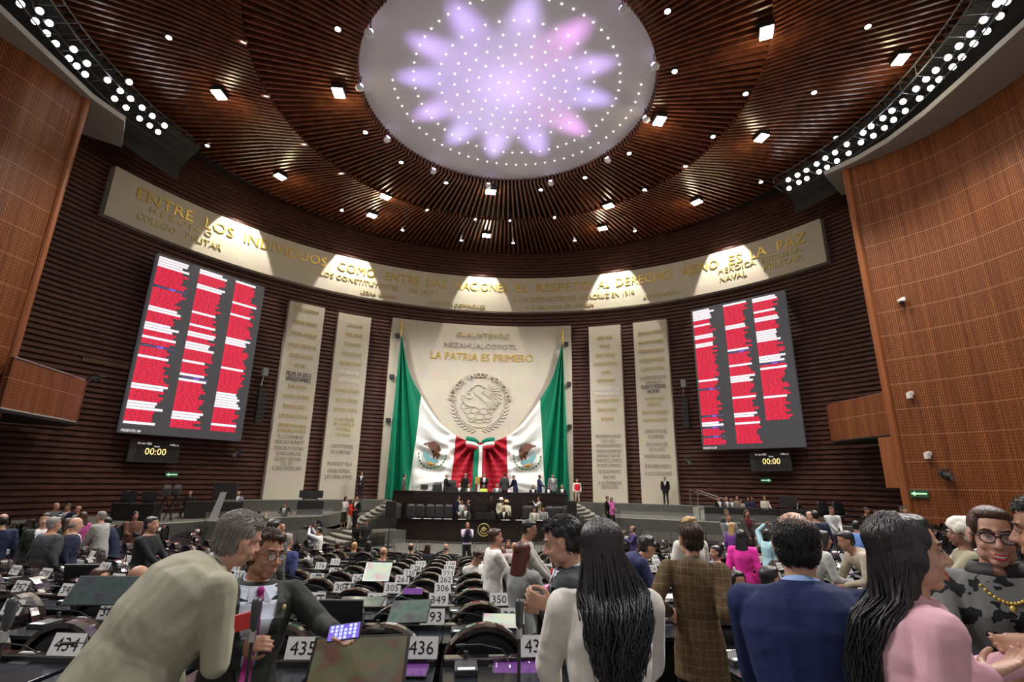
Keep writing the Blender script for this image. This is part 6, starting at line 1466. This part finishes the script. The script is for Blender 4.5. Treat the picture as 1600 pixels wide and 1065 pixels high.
def fuzz(i, n, style, col, seed=2, L0=.032, rad=.0016):
    """short combed hair over the hair cap"""
    rnd = random.Random(seed); P = i['P']; Hs = i['Hs']; mb = MB()
    els = {'short': [((0, -.026, .046), (.083, .0965, .0835), 1.0), ((0, -.045, -.01), (.0745, .0655, .07), .6), ((0, .028, .094), (.061, .051, .027), .5)],
           'thin': [((0, -.029, .026), (.085, .0915, .0865), 1.0), ((0, -.048, -.025), (.0745, .0585, .06), .6)]}[style]
    for j in range(n):
        c, r_, wt = els[rnd.choices(range(len(els)), [e[2] for e in els])[0]]; a = rnd.uniform(0, 2*PI); b = math.asin(rnd.uniform(-.75, 1))
        v = Vector((math.cos(a)*math.cos(b), math.sin(a)*math.cos(b), math.sin(b))); p = Vector((c[0]+r_[0]*v.x, c[1]+r_[1]*v.y, c[2]+r_[2]*v.z))
        if p.y > .052 and p.z < .07: continue
        if p.y > .03 and p.z < .02: continue
        if p.y > .015 and p.z < .085: continue
        if style == 'thin' and p.z > .088 and p.y > -.07 and rnd.random() < .8: continue
        if abs(p.x) > .055 and p.y > -.05 and p.z < .045: continue
        t = Vector((v.x*.35, -.55 if p.z > .05 else -.25, -.9 if p.z < .09 else -.15)); t = (t-v*t.dot(v)).normalized()+Vector((rnd.uniform(-.11, .11), rnd.uniform(-.1, .1), rnd.uniform(-.1, .1)))
        L_ = L0*rnd.uniform(.6, 1.2); q = [p, p+t*L_*.5+v*.004, p+t*L_+v*.001]; mb.tube([P(*w_) for w_ in q], [rad, rad*.9, rad*.3], 4, cap=False)
    return mb.build('hair_strands', M[col], [c for c in i['root'].children if c.name.startswith('hair')][0], smooth=True, fix=False)
fuzz(i1, 2600, 'short', 'hairG', 3, .026, .0019); fuzz(i2, 1500, 'short', 'hairN', 4, .034, .002); fuzz(i3, 2200, 'short', 'hairB', 5, .034, .0020)
fuzz(i5, 1800, 'short', 'hairN', 6, .034, .0020); fuzz(i6, 3200, 'thin', 'hairB', 7, .020, .0016); fuzz(i9, 1600, 'short', 'hairB', 8, .03, .0018)
# =====================================================================  FURNITURE OF THE STAGE, THINGS ON THE DESKS
def pedestal_chair(x, y, z, rz, label, group=None, m='leather', hh=1.05):
    t = empty('swivel_chair', (x, y, z), rz, label, 'chair', group)
    mb = MB(); mb.loft([((0, -.02, .50), Vector((.25, 0, 0)), Vector((0, .05, 0))), ((0, -.05, .62), Vector((.29, 0, 0)), Vector((0, .06, 0))), ((0, -.10, hh-.15), Vector((.28, 0, 0)), Vector((0, .055, 0))), ((0, -.13, hh), Vector((.19, 0, 0)), Vector((0, .04, 0)))], seg=18, pw=3); mb.build('backrest', M[m], t, smooth=True)
    mb = MB(); mb.loft([((0, .22, .40), Vector((.25, 0, 0)), Vector((0, .24, 0))), ((0, .22, .50), Vector((.27, 0, 0)), Vector((0, .25, 0)))], seg=18, pw=3.5); mb.build('seat', M[m], t, smooth=True)
    for s in (-1, 1): MB().tube([(s*.27, .02, .66), (s*.30, .12, .68), (s*.30, .34, .66), (s*.27, .36, .46)], .025, 7).build('armrest', M['black'], t)
    mb = MB(); mb.cyl((0, .2, .06), (0, .2, .40), .035, 10)
    for k in range(5): a = 2*PI*k/5; mb.tube([(0, .2, .09), (.28*math.cos(a), .2+.28*math.sin(a), .04)], .022, 6)
    mb.build('pedestal', M['black'], t); return t
pc = None
for i, x in enumerate([642, 656, 671.6, 687, 702, 823, 831, 859, 871.6]):
    p = at(x, 790, 29.75)
    if pc is None: pc = o = pedestal_chair(p.x, p.y, ZM, PI, 'dark high-backed chair behind the lower podium desk', 'chairs behind the lower podium desk', hh=1.28)
    else: o = copy_tree(pc)
    o.location = (p.x, p.y, ZM); o.rotation_euler = (0, 0, PI+random.uniform(-.15, .15))
for x, l in ((683, 'grey swivel chair at the left of the upper podium desk, beside the small monitor'), (705, 'large dark armchair behind the upper desk in front of the left red folds')):
    p = at(x, 760, 31.2); pedestal_chair(p.x, p.y, ZS, PI, l, hh=1.15 if x == 683 else 1.3)
for x, l in ((1287.5, 'empty grey office chair on the right wing, left one of two'), (1312, 'empty grey office chair on the right wing, right one of two')):
    p = at(x, 800, 27.6); o = pedestal_chair(p.x, p.y, ZW, PI, l, 'empty office chairs on the right wing', hh=1.2)
def monitor(loc, rz, w, h, label, tilt=0, m='dgrey', stand=.12, scr=None, cat='monitor'):
    t = empty('monitor', loc, rz, label, cat)
    mb = MB(); mb.cyl((0, 0, 0), (0, 0, .015), .11, 14); mb.box((0, .01, stand/2), (.05, .02, stand)); mb.build('stand', M['dgrey'], t)
    T = Matrix.Rotation(tilt, 3, 'X'); mb = MB(); mb.box((0, 0, stand+h/2*math.cos(tilt)), (w, .03, h), mtx=T); mb.build('housing', M[m], t, bevel=.006)
    nrm = T @ Vector((0, -1, 0)); mb = MB(); mb.box(Vector((0, 0, stand+h/2*math.cos(tilt)))+nrm*.016, (w*.94, .004, h*.92), mtx=T); mb.build('screen', scr or M['black'], t); return t
def table(p0, p1, z, h, dep, label, m='black'):
    a, b = Vector((*p0, 0)), Vector((*p1, 0)); c = (a+b)/2; d = b-a; t = empty('table', (c.x, c.y, z), math.atan2(d.y, d.x), label, 'table'); L_ = d.length
    MB().box((0, 0, h-.02), (L_, dep, .04)).build('tabletop', M['dgrey'], t); MB().box((0, -dep/2+.03, h/2-.02), (L_-.04, .03, h-.06)).build('front_panel', M[m], t)
    for sx in (-1, 1): MB().box((sx*(L_/2-.04), .03, h/2-.03), (.05, dep-.12, h-.04)).build('leg', M['dgrey'], t)
    return t
P2 = lambda x, y, Y: tuple(at(x, y, Y)[:2])
table(P2(182, 793, 23.6), P2(247, 793, 23.6), ZW, .72, .7, 'black table with two monitors on the left wing')
for x, l in ((201, 'black monitor on the left wing table, left one of two'), (233, 'black monitor on the left wing table, right one of two')): p = at(x, 780, 23.7); monitor((p.x, p.y, ZW+.72), PI, .66, .38, l)
table(P2(290, 786, 25.2), P2(380, 787, 26.4), ZW, .76, .7, 'long dark table with seated crew on the left wing')
table(P2(465, 787, 29.4), P2(506, 787, 29.8), ZW, .74, .7, 'black equipment desk in front of the leftmost pillars')
for x, l in ((476, 'monitor on the equipment desk, left one of two'), (496, 'monitor on the equipment desk, right one of two')): p = at(x, 775, 29.7); monitor((p.x, p.y, ZW+.74), PI, .62, .4, l)
table(P2(1100, 792, 29.3), P2(1213, 793, 28.3), ZW, .75, .7, 'long black table with seated people on the right wing')
table(P2(1216, 795, 27.9), P2(1272, 796, 27.3), ZW, .75, .7, 'short black table with a monitor on the right wing')
p = at(1232, 784, 27.7); monitor((p.x, p.y, ZW+.75), PI, .9, .5, 'large black monitor on the short wing table at right')
p = at(663, 762, 30.6); monitor((p.x, p.y, -.52), PI, .42, .3, 'small monitor on the upper podium desk near its left end', stand=.05)
p = at(759, 804, 28.9); tag(MB().box((p.x, p.y, -1.76), (1.05, .3, .34)).build('black_display_box', M['black'], bevel=.02), 'wide black display box on the middle of the lower podium desk', 'display box')
mb = None
for x in (651, 668, 684, 700, 722, 790, 812, 845):
    p = at(x, 807, 28.75); o = MB().box((0, 0, .008), (.42, .26, .016)).build('paper_stack', M['paper']); o.location = (p.x, p.y, -1.928); o.rotation_euler = (0, 0, random.uniform(-.3, .3)); tag(o, 'white papers lying on the lower podium desk', 'papers', 'papers on the lower podium desk')
# prompter with slanted silver leg and big dark screen on the left wing
p = at(340, 808, 23.6); t = empty('prompter_stand', (p.x, p.y, ZW), 0, 'big dark prompter screen on a slanted silver stand on the left wing', 'prompter')
MB().box((.1, .1, 1.30), (1.05, .1, .72)).build('screen', M['dgrey'], t, bevel=.02)
mb = MB(); mb.add([(-.32, -.15, .03), (.02, -.15, .03), (.24, -.05, 1.25), (-.02, -.05, 1.25), (-.32, -.08, .03), (.02, -.08, .03), (.24, 0, 1.25), (-.02, 0, 1.25)], [(0, 1, 2, 3), (7, 6, 5, 4), (0, 4, 5, 1), (1, 5, 6, 2), (2, 6, 7, 3), (3, 7, 4, 0)]); mb.build('silver_leg', mat('silver_paint', (.55, .55, .56), .45), t)
MB().box((-.1, 0, .02), (.7, .6, .04)).build('base_plate', M['steel'], t)
# TV cameras on tripods
for x, Y, l in ((272, 24.2, 'television camera on a tripod on the left wing'), (256, 23.3, 'second dark television camera on the left wing beside the table')):
    p = at(x, 790, Y); t = empty('television_camera', (p.x, p.y, ZW), .4, l, 'television camera')
    mb = MB(); mb.box((0, 0, 1.22), (.28, .55, .28)); mb.build('camera_body', M['dgrey'], t, bevel=.02)
    MB().cone((0, .3, 1.24), (0, .55, 1.24), .10, .12).build('camera_lens', M['black'], t, smooth=True); MB().box((.05, -.2, 1.45), (.22, .18, .16)).build('viewfinder', M['grey'], t)
    for k in range(3): a = 2*PI*k/3+.5; MB().tube([(0, 0, 1.05), (.42*math.cos(a), .42*math.sin(a), .01)], .025, 6).build('leg', M['black'], t)
# screens on poles at both ends of the podium
for x, sd in ((607, 'left'), (894, 'right')):
    p = at(x, 843, 26.6); zf = -3.14 if abs(x-750) < 400 else -3.34; zf = zf if False else zf
    t = empty('pole_screen', (p.x, p.y, zf), .15 if sd == 'left' else -.15, 'black speaker box on a tall pole at the %s end of the podium desks' % sd, 'speaker')
    hz = at(x, 808, 26.6).z-zf; MB().box((0, 0, hz+.38), (.5, .3, .80)).build('cabinet', M['black'], t, bevel=.03); MB().cyl((0, 0, .03), (0, 0, hz), .03, 8).build('pole', M['dgrey'], t); MB().cyl((0, 0, 0), (0, 0, .04), .3, 18).build('base', M['black'], t)
# stairs and handrail at the right end of the stage
mb = MB()
for k in range(4): mb.box((11.35+k*.32, 31.6-k*.28, -1.85+(.65-.16*k)/2+.0), (.34, 1.5, .65-.16*k), rz=-.7)
o = mb.build('stairs_right', M['tread']); o['kind'] = 'structure'
t = empty('handrail', (10.9, 32.1, -1.2), label='steel handrail on the steps right of the rightmost pillar', cat='handrail')
for dx in (0, .45): MB().tube([(dx, -.2, .0), (dx, -.2, .95), (dx+1.2, -1.4, .45), (dx+1.35, -1.6, -.6)], .03, 7).build('rail', M['steel'], t); MB().tube([(dx, -.2, .0), (dx, -.2, .9)], .03, 6).build('post', M['steel'], t)
# two-sided steps detail: ceremonial stand behind the upper desk
p = at(747, 766, 31.9); t = empty('ceremonial_stand', (p.x, p.y, ZS), label='small gold and red ceremonial stand below the ribbon bow', cat='stand')
MB().box((0, 0, 1.30), (.42, .06, .42)).build('gold_top', M['gold'], t, bevel=.02)
for sx in (-1, 1): MB().tube([(sx*.14, 0, 0), (sx*.14, 0, 1.1)], .05, 8).build('red_drape', M['fred'], t)
# ---- near desks: tablets, monitors, microphones, small things
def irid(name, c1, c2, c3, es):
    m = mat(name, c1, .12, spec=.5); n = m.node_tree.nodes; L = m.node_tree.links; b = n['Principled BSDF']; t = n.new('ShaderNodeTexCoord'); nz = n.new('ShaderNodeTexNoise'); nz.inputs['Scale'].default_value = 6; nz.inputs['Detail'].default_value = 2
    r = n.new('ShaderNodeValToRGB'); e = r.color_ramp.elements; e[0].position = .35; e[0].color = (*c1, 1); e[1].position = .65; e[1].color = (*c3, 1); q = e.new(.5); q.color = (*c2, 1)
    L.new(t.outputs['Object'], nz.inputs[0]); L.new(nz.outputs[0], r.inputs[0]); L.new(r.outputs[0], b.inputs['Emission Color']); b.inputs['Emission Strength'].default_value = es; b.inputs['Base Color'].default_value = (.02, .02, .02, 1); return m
S1 = irid('tablet_olive_reflection', (.20, .13, .06), (.13, .14, .07), (.16, .07, .05), .5)  # brown and olive reflection on the glass, painted in as emission
S2 = irid('tablet_green_reflection', (.12, .2, .16), (.2, .28, .22), (.16, .15, .16), .6)  # greenish reflection painted into the screen as emission
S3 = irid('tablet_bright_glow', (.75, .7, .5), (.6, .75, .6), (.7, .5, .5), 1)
S4 = mat('violet_tablet_screen', (.06, .02, .09), .15, emit=(.075, .025, .12), es=1)
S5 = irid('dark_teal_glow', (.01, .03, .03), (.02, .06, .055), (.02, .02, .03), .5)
def tablet(c, w, h, n, x, scr, label, frame='black', thick=.012, icons=False):
    t = empty('tablet', c, label=label, cat='tablet'); t.rotation_euler = fr3(n, x).to_euler()
    MB().box((0, 0, 0), (w, h, thick)).build('case', M[frame], t, bevel=.004); MB().box((0, 0, thick/2+.0006), (w*.94, h*.93, .0012)).build('screen', scr, t)
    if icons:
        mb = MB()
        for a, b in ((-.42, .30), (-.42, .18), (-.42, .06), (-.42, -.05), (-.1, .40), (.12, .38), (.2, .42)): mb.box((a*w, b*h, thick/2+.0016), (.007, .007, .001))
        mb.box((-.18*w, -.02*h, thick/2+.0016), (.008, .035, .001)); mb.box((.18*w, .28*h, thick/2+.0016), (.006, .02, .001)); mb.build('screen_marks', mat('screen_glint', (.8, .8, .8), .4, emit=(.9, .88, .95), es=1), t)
    return t
dz0 = -1.20
def ondesk(x, y, z): return atz(x, y, z)
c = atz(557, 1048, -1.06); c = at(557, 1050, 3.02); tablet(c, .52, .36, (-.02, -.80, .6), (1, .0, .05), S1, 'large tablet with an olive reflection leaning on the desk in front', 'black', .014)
c = atz(812, 1042, -1.19); tablet(c, .37, .20, (0, -.12, 1), (1, .02, 0), S4, 'violet-screened tablet lying on the desk under sign 437', 'black', .012, True)
c = atz(645, 1047, -1.185); tablet(c, .20, .24, (0, 0, 1), (1, .03, 0), S4, 'violet tablet half hidden behind the large tablet', 'black')
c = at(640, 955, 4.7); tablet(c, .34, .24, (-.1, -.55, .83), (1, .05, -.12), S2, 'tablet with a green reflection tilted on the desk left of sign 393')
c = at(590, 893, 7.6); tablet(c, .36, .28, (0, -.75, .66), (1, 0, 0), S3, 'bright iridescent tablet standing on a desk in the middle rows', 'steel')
c = at(783, 970, 4.75); tablet(c, .32, .16, (0, -.5, .85), (1, 0, 0), S3, 'glowing yellowish tablet on the desk left of sign 394')
c = at(645, 912+12, 6.0); tablet(c, .22, .16, (0, -.2, 1), (1, 0, 0), S4, 'small violet tablet lying by sign 349')
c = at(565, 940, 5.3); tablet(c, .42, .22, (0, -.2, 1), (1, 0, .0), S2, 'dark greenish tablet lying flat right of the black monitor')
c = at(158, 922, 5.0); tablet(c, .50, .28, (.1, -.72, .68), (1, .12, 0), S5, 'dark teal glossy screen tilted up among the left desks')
p = at(532, 960, 4.55); monitor((p.x, p.y, deskz(18.3)+.03), .03, .36, .26, 'black monitor on a stem in front of sign 392', .18, 'black', .10)
p = at(130, 885, 7.3); monitor((p.x, p.y, deskz(15.5)+.03), .1, .42, .28, 'black monitor on the left desks above sign 345', .25, 'black', .12)
def floor_mic(x, ytop, Y, label, zb):
    a = at(x, ytop, Y); t = empty('stand_microphone', (a.x, a.y, zb), label=label, cat='microphone'); hz = a.z-zb
    MB().tube([(0, 0, 0), (0, 0, hz-.10)], .0065, 8).build('pole', M['black'], t); mb = MB(); mb.cone((0, 0, hz-.10), (0, 0, hz-.02), .015, .019); mb.build('foam_head', M['dgrey'], t, smooth=True)
    MB().cyl((0, 0, hz-.15), (0, 0, hz-.115), .013, 10).build('collar', M['steel'], t); MB().cyl((0, 0, 0), (0, 0, .03), .05, 14).build('base', M['black'], t)
floor_mic(812, 934, 2.35, 'tall black desk microphone in front of the violet tablet', -1.28)
floor_mic(403, 932, 2.1, 'tall black desk microphone before the man in the magenta tie', -1.28)
floor_mic(22, 932, 2.1, 'tall black desk microphone at the left edge of the photo', -1.28)
floor_mic(1244, 860, 4.6, 'tall thin microphone rising behind the balding man in navy', deskz(18.3))if False else None
# white can-shaped tumbler and papers
p = atz(109, 972, -1.2); p = at(109, 958, 4.1); t = empty('tumbler', (p.x, p.y, deskz(18.6)), label='green and white tumbler with a lid on the left desk', cat='tumbler')
mb = MB(); mb.cyl((0, 0, 0), (0, 0, .12), .045, 18, r1=.055); mb.build('cup', mat('tumbler_green', (.16, .42, .25), .5), t, smooth=False); MB().cyl((0, 0, .12), (0, 0, .135), .057, 18).build('lid', M['white'], t); MB().box((0, 0, .15), (.03, .02, .03)).build('spout', M['white'], t, bevel=.004)
for x, y, w, h, rz, l in ((548, 990, .42, .2, .2, 'white papers on the desk under the held-out phone'), (1038, 931, .3, .24, .1, 'white papers on the desk left of the man in the check jacket'), (345, 1005, .12, .2, .3, 'white paper behind the man in the beige jacket'), (1140, 930, .2, .3, .5, 'grey papers by the arm of the man in the check jacket')):
    q = at(x, y, 4.4); zz = deskz(math.hypot(q.x-FS[0], q.y-FS[1]))+.03; q = atz(x, y, zz); o = MB().box((0, 0, .004), (w, h, .006)).build('papers', M['paper']); o.location = (q.x, q.y, zz-.005); o.rotation_euler = (0, 0, rz); tag(o, l, 'papers')
# desk that carries the check-jacket man's papers, and flowers in the middle distance
p = at(862, 895, 6.0); t = empty('flower_bouquet', (p.x, p.y, deskz(17)+.1), label='colourful bouquet behind the young man in the dark suit', cat='flowers'); rnd = random.Random(6)
for j, c in enumerate([(.7, .05, .2), (.8, .3, .5), (.7, .1, .4), (.75, .7, .6)]):
    mb = MB()
    for k in range(9): mb.ell((rnd.uniform(-.09, .09), rnd.uniform(-.07, .07), rnd.uniform(.05, .26)), (.03, .03, .025), seg=8, rings=5)
    mb.build('blooms', mat('bloom', c, .7), t, smooth=True)
MB().tube([(0, 0, -.1), (0, 0, .1)], [.03, .05], 8).build('stems', mat('stem_green', (.05, .16, .04), .7), t)
p = at(249, 905, 5.6); tag(MB().ell((p.x, p.y, deskz(17.2)+.03), (.10, .06, .03)).build('red_cloth', mat('red_fabric', (.6, .02, .03), .8), smooth=True), 'crumpled red cloth on the left desks', 'cloth')
flush()
# the code above counts heights from the eye; set everything on the lowest floor at z = 0
for o in list(COL.objects):
    if o.parent is None and o.type in ('MESH', 'EMPTY'): o.location.z += H
